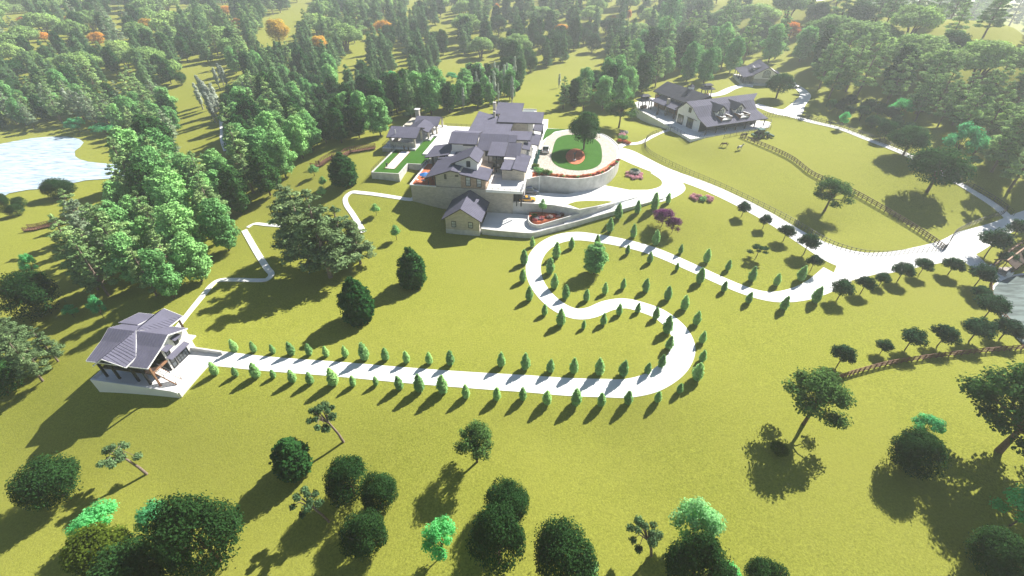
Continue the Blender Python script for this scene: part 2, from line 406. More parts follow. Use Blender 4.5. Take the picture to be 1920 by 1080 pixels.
sheet('water',lake_poly,-11.9,LAKE,'bright rippled lake at the left edge','lake')
sheet('pond_water',pond_poly,-.3,POND,'still grey-green pond at the right edge','pond')
# pond rim
def loopwall(name,pts,th,closed,mat,parent=None,zb=None,label=None):
    """wall following (x,y,ztop[,zbottom]) points"""
    m=MB(); k=len(pts); prs=[]
    for i,p in enumerate(pts):
        a=pts[(i-1)%k] if (closed or i>0) else p; b=pts[(i+1)%k] if (closed or i<k-1) else p
        dx,dy=b[0]-a[0],b[1]-a[1];L=math.hypot(dx,dy) or 1; nx,ny=-dy/L*th/2,dx/L*th/2
        bot=p[3] if len(p)>3 else (zb if zb is not None else min(hz(p[0]+nx*2,p[1]+ny*2),hz(p[0]-nx*2,p[1]-ny*2))-.5)
        prs.append(((p[0]+nx,p[1]+ny),(p[0]-nx,p[1]-ny),bot,p[2]))
    n0=len(m.v)
    for l,r,b,t in prs: m.v+=[(*l,b),(*r,b),(*r,t),(*l,t)]
    for i in range(k if closed else k-1):
        a=n0+4*i;c=n0+4*((i+1)%k)
        for q in range(4):
            w=(q+1)%4; m.f.append((a+q,c+q,c+w,a+w))
    if not closed:
        m.f.append((n0,n0+1,n0+2,n0+3)); e=n0+4*(k-1); m.f.append((e+3,e+2,e+1,e))
    return m.build(name,mat,parent,label=label)
def dens(pts,step=2.):
    out=[]
    for a,b in zip(pts,pts[1:]):
        L=math.dist(a[:2],b[:2]); n=max(1,int(L/step))
        for i in range(n): out.append(tuple(a[j]+(b[j]-a[j])*i/n for j in range(len(a))))
    out.append(pts[-1]); return out
def smooth(pts,sub=8,closed=False):
    out=[];k=len(pts)
    rng=range(k) if closed else range(k-1)
    g=lambda i: pts[i%k] if closed else pts[max(0,min(k-1,i))]
    for i in rng:
        p0,p1,p2,p3=g(i-1),g(i),g(i+1),g(i+2)
        for s in range(sub):
            t=s/sub
            out.append(tuple(.5*((2*p1[j])+(-p0[j]+p2[j])*t+(2*p0[j]-5*p1[j]+4*p2[j]-p3[j])*t*t+(-p0[j]+3*p1[j]-3*p2[j]+p3[j])*t**3) for j in range(len(p1))))
    if not closed: out.append(pts[-1])
    return out
LIFT=[.05]
def ribbon(name,px,mat,label,cat='road',sm=True,world=None,thick=True):
    """px: (u,v,width) centre line on the terrain"""
    if world is None:
        c=[]
        for u,v,w in px:
            g=G(u,v); c.append((g[0],g[1],w))
    else: c=world
    c=smooth(c,8) if sm else c
    c=dens(c,1.2)
    off=LIFT[0]; LIFT[0]+=.007
    m=MB(); k=len(c); NW=7; prev=None
    for i,(x,y,w) in enumerate(c):
        a=c[max(0,i-1)];b=c[min(k-1,i+1)];dx,dy=b[0]-a[0],b[1]-a[1];L=math.hypot(dx,dy) or 1;nx,ny=-dy/L,dx/L
        n=len(m.v)
        e=[]
        for j in range(NW):
            s=(j/(NW-1)-.5)*w; X,Y=x+nx*s,y+ny*s; e.append((X,Y,hz(X,Y)+off))
        m.v.append((e[0][0],e[0][1],e[0][2]-.25-off)); m.v+=e; m.v.append((e[-1][0],e[-1][1],e[-1][2]-.25-off))
        if prev is not None:
            for j in range(NW+1): m.f.append((prev+j+1,prev+j,n+j,n+j+1))
        prev=n
    o=m.build(name,mat); return struct(o,label,cat)
# fill polygon drape
def drape(name,pxpoly,mat,label,cat,off=None,world=None):
    poly=world if world else [G(u,v)[:2] for u,v in pxpoly]
    if off is None: off=LIFT[0]; LIFT[0]+=.007
    bm=bmesh.new()
    vs=[bm.verts.new((p[0],p[1],0)) for p in poly]; bm.faces.new(vs)
    xs=[p[0] for p in poly];ys=[p[1] for p in poly]
    for ax,lo,hi in ((0,min(xs),max(xs)),(1,min(ys),max(ys))):
        c=math.floor(lo/1.5)*1.5+1.5
        while c<hi:
            co=(c,0,0) if ax==0 else (0,c,0); no=(1,0,0) if ax==0 else (0,1,0)
            bmesh.ops.bisect_plane(bm,geom=bm.verts[:]+bm.edges[:]+bm.faces[:],plane_co=co,plane_no=no); c+=1.5
    for v in bm.verts: v.co.z=hz(v.co.x,v.co.y)+off
    bmesh.ops.recalc_face_normals(bm,faces=bm.faces)
    if sum(f.normal.z for f in bm.faces)<0: bmesh.ops.reverse_faces(bm,faces=bm.faces)
    me=bpy.data.meshes.new(name); bm.to_mesh(me); bm.free(); me.materials.append(mat)
    o=bpy.data.objects.new(name,me); COL.objects.link(o); return struct(o,label,cat)
ribbon('road',[(352,668,4.6),(400,673,3.6),(480,680,3.3),(620,691,3.3),(820,708,3.4),(1000,720,3.5),(1120,727,3.6),(1180,727,3.7),(1228,714,4.0),(1266,685,4.4),(1282,650,4.2),(1270,617,3.9),(1238,590,3.7),(1203,576,3.6),(1172,569,3.5),(1140,573,3.5),(1108,586,3.5),(1078,588,3.5),(1047,575,3.5),(1020,551,3.5),(1003,522,3.5),(1001,492,3.6),(1016,466,3.7),(1044,449,3.7),(1080,443,3.6),(1120,447,3.4),(1170,456,3.3),(1230,473,3.3),(1300,503,3.3),(1360,530,3.3),(1410,549,3.3),(1455,557,3.6),(1500,551,4.4),(1535,537,5.2),(1570,515,6.5)],CONC,'white winding driveway from the lower cottage round the S bends','driveway')
ribbon('road',[(1150,282,5),(1170,288,8),(1195,300,8),(1240,320,6.5),(1300,341,5.6),(1360,366,5.2),(1420,396,5),(1470,425,5.2),(1520,455,6.5),(1570,480,8.5),(1620,493,8.5),(1680,489,6.5),(1740,478,6.5),(1790,466,7),(1822,450,7),(1850,438,5.5),(1885,424,4.5),(1925,408,4.5),(1990,390,4.5)],CONC,'broad white main drive along the paddock fence','driveway')
drape('road',[(1523,540),(1560,520),(1580,470),(1640,480),(1700,480),(1690,507),(1640,515),(1590,528),(1555,545)],CONC,'wide white junction where the two drives meet','driveway')
ribbon('road',[(1232,322,5),(1256,338,5.4),(1254,353,5),(1225,362,4.5),(1180,364,4.2),(1140,362,4.2),(1100,360,4.2)],CONC,'white drive curving back to the parking court','driveway')
ribbon('road',[(1260,338,5),(1265,352,6),(1245,366,5.4),(1215,374,5)],CONC,'white drive entrance to the lower ramp','driveway')
ribbon('road',[(1790,466,6),(1812,480,6),(1838,500,4.6),(1868,519,3.6),(1890,532,3)],CONC,'white spur running down to the pond bridge','driveway')
ribbon('path',[(1895,412,2.4),(1868,388,2.2),(1830,363,2.1),(1780,333,2.1),(1720,300,2.2),(1650,270,2.3),(1580,243,2.4),(1520,228,2.8),(1478,216,3)],PAVE,'long pale paved track along the far paddock fence','path')
ribbon('road',[(1415,196,4),(1436,203,4.5),(1460,210,6.5),(1483,211,7.5),(1497,196,5),(1510,180,4.2),(1500,167,3.6),(1484,158,3.2)],CONC,'white drive looping past the guest house','driveway')
ribbon('road',[(1325,179,5),(1350,176,4.6),(1372,166,4.2),(1392,161,4.2),(1412,162,4)],CONC,'white drive from the barn court to the guest house','driveway')
ribbon('path',[(1160,276,2.2),(1172,271,1.8),(1200,268,1.6),(1222,257,1.5),(1248,246,1.5),(1268,243,1.5)],PAVE,'narrow white path leading to the barn terrace','path')
ribbon('path',[(785,363,1.5),(778,371,1.5),(765,374,1.4),(720,367,1.4),(680,362,1.4),(660,361,1.4),(648,371,1.4),(650,385,1.4),(661,401,1.4),(676,425,1.4),(682,436,1.4)],PAVE,'white footpath looping off the stone terrace wall','path')
ribbon('path',[(560,430,1.3),(535,425,1.2),(500,422,1.2),(478,420,1.2),(464,427,1.3)],PAVE,'short white footpath at the edge of the woods','path')
ribbon('path',[(458,432,1.5),(480,470,1.5),(500,502,1.5),(509,514,1.4),(501,524,1.4),(484,526,1.4),(440,525,1.4),(412,526,1.4),(398,534,1.4),(386,548,1.4),(362,577,1.3),(344,600,1.2),(332,616,1.2)],PAVE,'white zigzag footpath down to the lower cottage','path')
ribbon('path',[(414,218,2.2),(417,240,2.2),(417,262,2),(424,283,2)],PAVE,'pale track between the trees behind the lake','path',)
ribbon('path',[(1862,544,.5),(1866,535,.5),(1876,526,.5),(1892,519,.5),(1920,514,.5)],PAVE,'thin white kerb round the pond','kerb')
# ---------------------------------------------------------------- solid pads
def pad(name,poly,z0,z1,mat,label,cat='terrace'):
    m=MB().prism([p[:2] for p in poly],z0,z1); return struct(m.build(name,mat),label,cat)
pad('lower_court',lowpad,-.6,1.5,CONC,'white lower parking court beside the stone garage wing','court')
pad('upper_court',upper_poly,1.0,4.5,CONC,'white upper parking court with two parked cars','court')
# ramp
def strip(name,L,Rr,mat,label,th=1.2):
    m=MB()
    a=[P(*p) for p in L]; b=[P(*p) for p in Rr]
    for i in range(len(a)):
        m.v+=[a[i],b[i],(b[i][0],b[i][1],b[i][2]-th),(a[i][0],a[i][1],a[i][2]-th)]
    for i in range(len(a)-1):
        q=4*i
        for k in range(4):
            j=(k+1)%4; m.f.append((q+k,q+j,q+4+j,q+4+k))
    return struct(m.build(name,mat),label,'ramp')
strip('ramp',[(1058,420,1.82),(1100,409,2.4),(1141,398,3.2),(1180,388,3.9),(1219,378,4.35),(1250,369,4.5)],[(1057,411,1.82),(1100,399,2.4),(1152,381.5,3.7),(1180,376,4.3),(1205,367,4.5),(1235,353,4.55)],CONC,'white ramp climbing from the lower court to the drive')
wp=smooth([P(u,v,z)+(zb,) for u,v,z,zb in [(903,428,1.75,-.8),(930,431.5,1.75,-.8),(960,434,1.75,-.8),(985,436,1.75,-.7),(1003,435,1.75,-.6),(1038,426,1.9,-.3),(1100,409.5,2.65,.6),(1141,398,3.45,1.8),(1180,388,4.1,2.8),(1219,378,4.5,3.7),(1244,371,4.6,4.0)]],5)
w1=loopwall('retaining_wall',wp,.35,False,WALLC); tag(w1,'long low concrete retaining wall along the outer edge of the ramp','retaining wall')
wp=[P(u,v,z)+(zb,) for u,v,z,zb in [(960.5,379,4.75,1.0),(1000,381,4.75,1.0),(1038,384,4.75,1.0),(1087,392.5,4.75,1.2),(1120,386,4.75,1.6)]]
w2=loopwall('retaining_wall',wp,.3,False,WALLC); tag(w2,'concrete retaining wall below the two parked cars','retaining wall')
# planter between ramp and court
pl=[P(u,v,z)[:2] for u,v,z in [(992,403,1.5),(992,411,1.5),(999,419.5,1.5),(1010,421.5,1.5),(1025,417.5,1.6),(1056,409,1.9),(1100,396.5,2.6),(1152,380.5,3.7),(1120,387.5,4.2),(1087,393.5,4.2),(1040,392,2.6)]]
m=MB().prism(pl[:6]+[P(1052,399,2.4)[:2],P(1030,396,2.4)[:2]],.8,2.35); o=m.build('planting_bed',MULCH); tag(o,'red mulched planter bed with rounded end between court and ramp','planter')
wp=[P(u,v,z)+(1.0,) for u,v,z in [(991,404,2.75),(991,411,2.7),(993,415,2.7),(999,419.5,2.7),(1010,421.5,2.7),(1025,417.5,2.8),(1056,408.5,3.1),(1100,396,3.8),(1152,380.5,4.6)]]
w3=loopwall('retaining_wall',smooth(wp,4),.3,False,WALLC); tag(w3,'curved concrete wall round the red planter bed','retaining wall')
m=MB().prism([P(u,v,4.5)[:2] for u,v in [(1064,383),(1080,378),(1100,376.5),(1140,377),(1150,378.5),(1118,386),(1087,391.5)]],3.,4.56)
struct(m.build('grass_verge',GRASS),'small grass wedge between the court and the ramp','grass')
# circle terrace
pad('circle_terrace',circle,1.0,8.42,PAVE,'pale raised forecourt in front of the mansion','terrace')
outer=smooth([(10.8,30),(10.9,26),(12.5,23.9),(15,23.9),(20,22.7),(25,23.2),(29.5,26.3),(33,30.8),(35.5,37.5),(36.2,44.5),(35.6,51.5),(33,58.5),(29,63.5),(24,65.3),(18.6,64.6),(14,60),(12.2,52),(11.6,44),(11,36)],5,True)
m=MB().prism(Mp([p[:2] for p in outer]),8.0,8.47); struct(m.build('cobbled_drive',COBBLE),'cobbled oval carriage drive','drive')
inner=smooth([(15.3,44),(15.2,38),(16.2,32.5),(19,28.4),(23.5,26.9),(28,28.6),(30.6,32.6),(31.5,38),(31.5,48),(30.6,54),(28,58.6),(23.5,60.8),(19,60),(16.2,56),(15.4,50)],5,True)
inner=[(23.5+(x-23.5)*.97,44+(y-44)*.97) for x,y in inner]
m=MB().prism(Mp(inner),8.1,8.53); struct(m.build('oval_lawn',TURF),'green oval lawn inside the cobbled drive','lawn')
m=MB().prism(Mp([(23+3.0*math.cos(a),39+7.0*math.sin(a)) for a in np.arange(0,6.28,.26)]),8.2,8.58); struct(m.build('mulch_bed',RED),'round red bed under the oval lawn tree','flower bed')
bed=[(11,24.0),(11.3,20.6),(14,21.9),(19,21.4),(24,21.4),(28.3,23.4),(32,26.9),(34.7,32),(36,37.5),(34.8,37),(32.3,31.5),(28.8,26.4),(24.5,23.7),(19.5,23.3),(15,24.4),(12.6,25.0)]
m=MB().prism(Mp(bed),8.2,8.56); struct(m.build('mulch_bed',RED),'curved red mulched border along the forecourt wall','flower bed')
m=MB().prism(Mp([(11.6,62),(12,66),(18.6,66.2),(23,66.7),(19,66),(15,63),(12.5,56),(11.4,52)]),8.2,8.55); struct(m.build('corner_lawn',TURF),'green lawn corner behind the cobbled drive','lawn')
cw=[MF.w(x,y)[:2]+(8.6,) for x,y in circle_l[1:16]]
cwl=smooth([(*c,1.5) for c in cw],4)
cwl=[(x,y,z,min(hz(x,y)-.8,8)) for x,y,z,_ in cwl]
w4=loopwall('retaining_wall',cwl,.4,False,WALLC); tag(w4,'tall curved concrete retaining wall round the oval forecourt','retaining wall')
# bowling lawn
pad('lawn_terrace',lawn,4.8,7.5,TURF,'bright green mown lawn terrace with a bowling strip','lawn')
ll=[MF.w(x,y)[:2] for x,y in lawn_l]
w5=loopwall('retaining_wall',[(x,y,7.72,4.8) for x,y in ll[8:]+ll[:5]],.42,False,WALLC); tag(w5,'low white-topped stone wall edging the bowling lawn','retaining wall')
m=MB().prism(Mp([(-33.9,23.4),(-31.0,23.4),(-31.0,38.2),(-33.9,38.2)]),7.3,7.54); o=m.build('bowling_strip',PAVE); tag(o,'long pale bowling court strip in the green lawn','bowling court')
fr=MB()
for a,b in (((-34,23.3),(-30.9,23.3)),((-30.9,23.3),(-30.9,38.3)),((-30.9,38.3),(-34,38.3)),((-34,38.3),(-34,23.3))):
    A_=MF.w(*a);B_=MF.w(*b); fr.bar((A_[0],A_[1],7.58),(B_[0],B_[1],7.58),.14,.12)
fr.build('edging_board',WOOD,o)
pad('patio',Mp(patio_l),5.,7.9,PAVE,'white paved patio between lawn and mansion')
pad('barn_terrace',barnp,3.2,8.0,CONC,'white paved terrace round the big barn')
pad('guest_terrace',guestp,8.6,11.0,WALLC,'grey concrete base under the guest house')
pad('cottage_court',cottp,-3.6,-.02,CONC,'white concrete court round the lower cottage','court')
w6=loopwall('retaining_wall',[KF.w(x,y)[:2]+(z,-3.8) for x,y,z in [(-17.2,12.5,.5),(-16.95,6,.5),(-16.8,0,.5),(-1.2,-.02,.32),(-.2,-.05,.1)]],.35,False,CONC); tag(w6,'white retaining wall in front of the lower cottage','retaining wall')
a=P(357,657,0);b=P(418,664,0)
w7=loopwall('retaining_wall',[(a[0],a[1],1.0,-.5),(b[0],b[1],.7,-.5)],.35,False,WALLC); tag(w7,'short straight concrete wall where the straight drive reaches the cottage','retaining wall')
class Bld:
    def __init__(s,name,label,cat,fr,zb):
        s.fr=fr; s.zb=zb
        s.root=thing(name,label,cat,(fr.o[0],fr.o[1],zb),fr.rot)
    def part(s,name,m,mat,parent=None,label=None):
        return m.build(name,mat,parent or s.root,off=(0,0,s.zb),label=label)
    def roof(s,pts,th=.22,sp=.75,mat=None,parent=None,ribs=True,name='roof',label=None,fascia=True):
        m=MB(); polys=pts if isinstance(pts[0][0],(list,tuple)) else [pts]
        for poly in polys:
            nn=m.slab(poly,th)
            if not ribs: continue
            e2=Vector((nn.x,nn.y,0)); 
            if e2.length<1e-3: continue
            e2.normalize(); e1=Vector((-e2.y,e2.x,0))
            sl=math.hypot(nn.x,nn.y)/nn.z
            P2=[((Vector(p).dot(e1)),Vector((p[0],p[1],0)).dot(e2),p[2]) for p in poly]
            P2=[(Vector((p[0],p[1],0)).dot(e1),Vector((p[0],p[1],0)).dot(e2)) for p in poly]
            z0=poly[0][2]; b0=P2[0][1]
            lo,hi=min(p[0] for p in P2),max(p[0] for p in P2)
            t=lo+sp*.5
            while t<hi:
                xs=[]
                for i in range(len(P2)):
                    a,b=P2[i],P2[(i+1)%len(P2)]
                    if (a[0]-t)*(b[0]-t)<0: xs.append(a[1]+(b[1]-a[1])*(t-a[0])/(b[0]-a[0]))
                if len(xs)>=2:
                    q0,q1=min(xs)+.03,max(xs)-.03
                    f=lambda q: e1*t+e2*q+Vector((0,0,z0-(q-b0)*sl+.03))
                    if q1>q0: m.bar(f(q0),f(q1),.05,.05)
                t+=sp
        o=s.part(name,m,mat or ROOF,parent,label)
        if fascia:
            f=MB()
            for poly in polys:
                zs_=[p[2] for p in poly]
                for i in range(len(poly)):
                    a,b=poly[i],poly[(i+1)%len(poly)]
                    cx=sum(p[0] for p in poly)/len(poly); cy=sum(p[1] for p in poly)/len(poly)
                    if abs(a[2]-b[2])<.05 and a[2]>max(zs_)-.06 and max(zs_)-min(zs_)>.3: continue
                    a=Vector(a)+Vector((0,0,-th*.62)); b=Vector(b)+Vector((0,0,-th*.62))
                    d=(b-a); nrm=Vector((d.y,-d.x,0)).normalized()
                    if (Vector(((a.x+b.x)/2-cx,(a.y+b.y)/2-cy,0))).dot(nrm)<0: nrm=-nrm
                    f.bar(a+nrm*.03,b+nrm*.03,.05,th*1.05)
            s.part('fascia',f,DARK if fascia is True else fascia,o)
        return o
    def gable(s,x0,x1,y0,y1,ze0,ze1,xr,zr,th=.22,mat=None,sp=.75,fascia=True):
        """ridge along y at xr,zr ; eaves at x0 (z ze0) and x1 (z ze1)"""
        return s.roof([[(x0,y0,ze0),(xr,y0,zr),(xr,y1,zr),(x0,y1,ze0)],[(xr,y0,zr),(x1,y0,ze1),(x1,y1,ze1),(xr,y1,zr)]],th,sp,mat,fascia=fascia)
    def win(s,c,w,h,face='S',nx=2,ny=2,glass=None,frame=None,ft=.12,parent=None,name='window'):
        d={'S':((1,0),(0,-1)),'E':((0,1),(1,0)),'W':((0,1),(-1,0)),'N':((1,0),(0,1))}[face]
        ux,uy=d[0];nx_,ny_=d[1]
        f=MB(); g=MB()
        def pt(a,z,o): return (c[0]+ux*a+nx_*o,c[1]+uy*a+ny_*o,c[2]+z)
        for a,b in (((-w/2,-h/2),(w/2,-h/2)),((-w/2,h/2),(w/2,h/2)),((-w/2,-h/2),(-w/2,h/2)),((w/2,-h/2),(w/2,h/2))):
            f.bar(pt(a[0],a[1],.06),pt(b[0],b[1],.06),ft,.12)
        for i in range(1,nx): 
            a=-w/2+w*i/nx; f.bar(pt(a,-h/2,.05),pt(a,h/2,.05),.07,.06)
        for i in range(1,ny):
            z=-h/2+h*i/ny; f.bar(pt(-w/2,z,.05),pt(w/2,z,.05),.06,.07)
        o=s.part(name,f,frame or DARK,parent)
        q=[pt(-w/2,-h/2,.03),pt(w/2,-h/2,.03),pt(w/2,h/2,.03),pt(-w/2,h/2,.03)]
        q2=[pt(-w/2,-h/2,-.02),pt(w/2,-h/2,-.02),pt(w/2,h/2,-.02),pt(-w/2,h/2,-.02)]
        n=len(g.v); g.v+=q+q2; g.f+=[(0,1,2,3),(7,6,5,4),(0,4,5,1),(1,5,6,2),(2,6,7,3),(3,7,4,0)]
        s.part('pane',g,glass or GLASS,o); return o
    def post(s,x,y,z0,z1,w=.3,mat=None,name='post'):
        m=MB().box(x-w/2,x+w/2,y-w/2,y+w/2,z0,z1); return s.part(name,m,mat or DARK)
    def rail(s,pts,h=1.0,n=None,mat=None,name='railing',z=None):
        m=MB()
        for a,b in zip(pts,pts[1:]):
            L=math.dist(a[:2],b[:2]); k=max(1,int(L/1.6))
            for i in range(k+1):
                t=i/k; x,y,zz=[a[j]+(b[j]-a[j])*t for j in range(3)]; m.bar((x,y,zz),(x,y,zz+h),.07)
            for hh in (h,h*.66,h*.33): m.bar((a[0],a[1],a[2]+hh),(b[0],b[1],b[2]+hh),.05 if hh<h else .08)
        return s.part(name,m,mat or DARK)
def gwall(x0,x1,y0,y1,z0,ze0,ze1,xr,zr):
    """gabled box, ridge along y"""
    m=MB(); n=0
    prof=[(x0,z0),(x1,z0),(x1,ze1),(xr,zr),(x0,ze0)]
    for y in (y0,y1): m.v+=[(x,y,z) for x,z in prof]
    m.f.append((0,1,2,3,4)); m.f.append((9,8,7,6,5))
    for i in range(5):
        j=(i+1)%5; m.f.append((j,i,5+i,5+j))
    return m
def profwall(prof,a0,a1,axis='x'):
    """extrude closed (h,z) profile along axis from a0 to a1"""
    m=MB();k=len(prof)
    for a in (a0,a1): m.v+=[((a,h,z) if axis=='x' else (h,a,z)) for h,z in prof]
    m.f.append(tuple(range(k))); m.f.append(tuple(range(2*k-1,k-1,-1)))
    for i in range(k):
        j=(i+1)%k; m.f.append((j,i,k+i,k+j))
    bm=bmesh.new(); me=bpy.data.meshes.new('t'); me.from_pydata(m.v,[],m.f); bm.from_mesh(me); bmesh.ops.recalc_face_normals(bm,faces=bm.faces)
    m.v=[tuple(v.co) for v in bm.verts]; m.f=[tuple(v.index for v in f.verts) for f in bm.faces]; bm.free(); bpy.data.meshes.remove(me)
    return m
def furniture(name,label,cat,x,y,z,kind,rot=0,group=None):
    t=thing(name,label,cat,(x,y,z),rot,group)
    if kind=='table':
        MB().tube([(0,0,0),(0,0,.7)],.06,6).build('leg',DARK,t); MB().tube([(0,0,.7),(0,0,.76)],.6,12).build('tabletop',WHITE,t)
    elif kind=='chair':
        MB().box(-.25,.25,-.25,.25,.4,.48).build('seat',WHITE,t); MB().box(-.25,.25,.21,.27,.48,.95).build('backrest',WHITE,t)
        for a in (-.21,.21):
            for b in (-.21,.21): MB().box(a-.025,a+.025,b-.025,b+.025,0,.4).build('leg',DARK,t)
    elif kind=='sofa':
        MB().box(-1,1,-.4,.4,.12,.42).build('seat',WHITE,t); MB().box(-1,1,.3,.45,.42,.85).build('backrest',WHITE,t)
        for a in (-1.08,1.0): MB().box(a,a+.12,-.4,.45,.1,.6).build('armrest',WHITE,t)
    elif kind=='parasol':
        MB().tube([(0,0,0),(0,0,2.3)],.05,6).build('pole',DARK,t)
        m=MB()
        for k in range(8):
            a=k*math.pi/4;b=a+math.pi/4; m.face([(0,0,2.7),(1.5*math.cos(a),1.5*math.sin(a),2.15),(1.5*math.cos(b),1.5*math.sin(b),2.15)])
            m.face([(0,0,2.62),(1.5*math.cos(b),1.5*math.sin(b),2.1),(1.5*math.cos(a),1.5*math.sin(a),2.1)])
        m.build('canopy',BLUE,t)
    elif kind=='grill':
        MB().box(-.6,.6,-.3,.3,0,.85).build('body',DARK,t); MB().tube([(-.5,0,.95),(.5,0,.95)],.25,8).build('hood',DARK,t)
    return t
BLUE=plain('blue_fabric',(.03,.16,.42),.8,0,.1,3)
# =============================================================== MANSION
B=Bld('mansion','sprawling white and stone mansion with many grey metal roofs','mansion',MF,0)
# garage wing ------------------------------------------------
ww=B.part('wall',gwall(-9.3,-.3,0,11.0,1.45,4.75,4.75,-4.8,7.55),STONE,label='stone gabled garage wing')
B.part('plinth',MB().box(-9.37,-.25,-.08,10.9,-.9,1.45),WALLC)
B.gable(-10.1,.45,-.8,11.2,4.55,4.55,-4.8,7.95)
for a in (563,): pass
B.win((-7.1,0,3.0),1.15,1.6,'S',1,2,PGLASS); B.win((-2.6,0,3.0),1.15,1.6,'S',1,2,PGLASS)
for yy in (2.2,5.4,8.6): B.win((-.3,yy,3.0),2.4,2.6,'E',3,3,GLASS,name='garage_door')
# lower storey
lw=MB().prism([(-21.7,10.9),(-16,10.75),(-11.4,10.8),(0,10.9),(6.95,10.9),(6.95,22),(-4,34),(-21.5,34)],-.2,8.2)
B.part('wall',lw,STONE,label='buff coursed stone lower storey')
B.part('terrace_slab',MB().box(-21.7,-14.3,10.95,27,8.2,8.32),RED)
B.part('coping',MB().prism([(-21.9,10.7),(-14.3,10.55),(-14.3,10.85),(-21.5,11.0),(-21.5,27),(-21.9,27)],8.2,8.55),WHITE)
B.part('deck_slab',MB().box(-.15,9.8,9.4,22,8.22,8.6),PAVE)
B.part('coping',MB().box(-.15,9.85,9.3,9.52,8.2,8.95),WHITE)
B.rail([(0,9.42,8.95),(9.7,9.42,8.95),(9.7,16,8.95)],.55)
for x in (9.4,): B.post(x,9.8,4.5,8.2,.4)
for x in (8.2,): B.post(x,9.75,4.5,8.2,.25)
B.part('recess_shade_block',MB().box(6.96,9.4,12.5,22,4.5,8.2),DARK)  # solid dark block stands in for the shade of the opening under the deck
# front upper storey F
B.part('wall',gwall(-14.4,-7.3,11.2,24,8.3,11.6,12.9,-9.8,13.05),STONE,label='stone gabled upper storey')
B.part('wall',MB().prism([(-7.35,11.12),(-.5,11.12),(-.5,24),(-7.35,24)],8.25,[11.0,11.0,11.0,11.0]),BROWNST,label='brown boarded upper storey')
B.part('wall',profwall([(-7.3,11.0),(-.5,11.0),(-.5,11.05),(-7.3,12.3)],11.13,24,'y'),BROWNST)
B.roof([[(-17.3,10.5,10.75),(-9.8,10.5,13.35),(-9.8,24,13.35),(-17.3,24,10.75)]],.25)
B.roof([[(-9.8,10.5,13.35),(-7.4,10.5,12.85),(-7.4,24,12.85),(-9.8,24,13.35)]],.25)
B.roof([[(-7.4,10.2,12.6),(.35,10.2,11.15),(.35,18.2,11.15),(-7.4,18.2,12.6)]],.25)
B.win((-5.3,11.12,10.15),1.25,2.5,'S',1,3,PGLASS); B.win((-2.3,11.12,10.0),1.25,2.5,'S',1,3,PGLASS)
B.win((-11.6,11.2,11.2),.5,1.3,'S',1,1); B.win((-8.4,11.2,11.6),.8,.35,'S',1,1)
for x,y in ((-16.6,11.4),(-16.6,15.5),(-14.6,11.3)): B.post(x,y,8.3,11,.22)
B.rail([(-21.6,27,8.5),(-21.6,19,8.5)],.9)
# dormer block
B.part('wall',gwall(-9.6,-3.5,15,22.4,11.3,14.1,14.3,-5.4,15.75),STUCCO,label='white boarded upper gable')
B.gable(-10.6,-2.9,14.3,22.6,13.75,14.35,-5.3,16.05)
B.win((-5.9,15,13.6),.95,1.55,'S',1,2)
B.roof([(-17.2,24.0,11.2),(-6.6,24.0,12.2),(-6.6,29.4,12.2),(-17.2,29.4,11.2)]); B.part('wall',MB().box(-14,-7,24.2,29.8,8.3,11.2),STUCCO)
# left rear porch
B.roof([(-21.6,24.8,11.0),(-14.5,25.6,11.9),(-14.5,36.6,11.9),(-21.6,35.6,11.0)],.2)
B.post(-19.3,25.4,8.3,11.1,.45,DARK); B.post(-20.9,34.6,7.9,11,.35,STONE); B.post(-15.2,25.6,8.3,11.5,.35,STUCCO)
B.part('wall',MB().box(-14.4,-12,25.5,37,8,11.6),STUCCO)
# hi roof
B.part('wall',MB().box(-14.3,-6.8,29.9,35.5,8.2,14.2),STUCCO,label='tall white wall')
B.roof([[(-15.2,29.2,14.15),(-6.5,29.2,14.15),(-6.5,34.2,16.0),(-15.2,34.2,16.0)]])
B.roof([[(-15.2,34.2,16.0),(-6.5,34.2,16.0),(-6.5,38.5,15.2),(-15.2,38.5,15.2)]])
B.win((-9,29.9,13.6),3.6,.4,'S',4,1)
B.part('wall',profwall([(29.9,14.0),(35.5,14.0),(35.5,15.6),(34.2,15.85),(29.9,14.2)],-14.3,-14.0,'x'),STUCCO)
# R7
B.roof([[(-6.3,27.8,12.95),(2.4,27.8,12.95),(2.4,34.6,15.8),(-6.3,34.6,15.8)]])
B.roof([[(2.4,25.6,12.0),(6.9,25.6,12.0),(6.9,31.6,14.4),(2.4,31.6,14.4)]])
B.roof([[(2.4,31.6,14.45),(5.0,31.6,14.45),(5.0,34.6,15.7),(2.4,34.6,15.7)]])
B.part('wall',MB().box(-5.6,2.4,28.6,35,8.3,13.1),STUCCO,label='white wall under the porch')
B.part('wall',MB().box(2.45,6.5,24.4,34,8.3,12.0),STUCCO)
B.win((-3.2,28.6,11.7),1.2,1.3,'S',2,2)
B.win((4.6,24.4,10.4),1.7,3.0,'S',2,4,PGLASS)
# porch shed
B.roof([[(-1.9,21.9,13.7),(3.1,21.9,13.7),(3.1,29.6,15.1),(-1.9,29.6,15.1)]])
for x in (-1.6,.6,2.7): B.post(x,22.4,8.6,13.6,.22)
B.part('balcony',MB().box(-1.7,2.8,22.3,24.4,10.1,10.4),DARK); B.rail([(-1.65,22.3,10.4),(2.75,22.3,10.4)],1.)
for i,x in enumerate((-.9,.7,2.0)): B.win((x,28.55,11.3),1.3,3.0,'S',2,3,PGLASS)
B.part('wall',MB().box(-1.8,2.9,25.5,28.5,8.5,10.1),STONE)
# front door steps
B.part('steps',MB().box(.6,2.2,19.6,21.6,8.6,8.75).box(.7,2.1,20,21.6,8.75,8.9),PAVE)
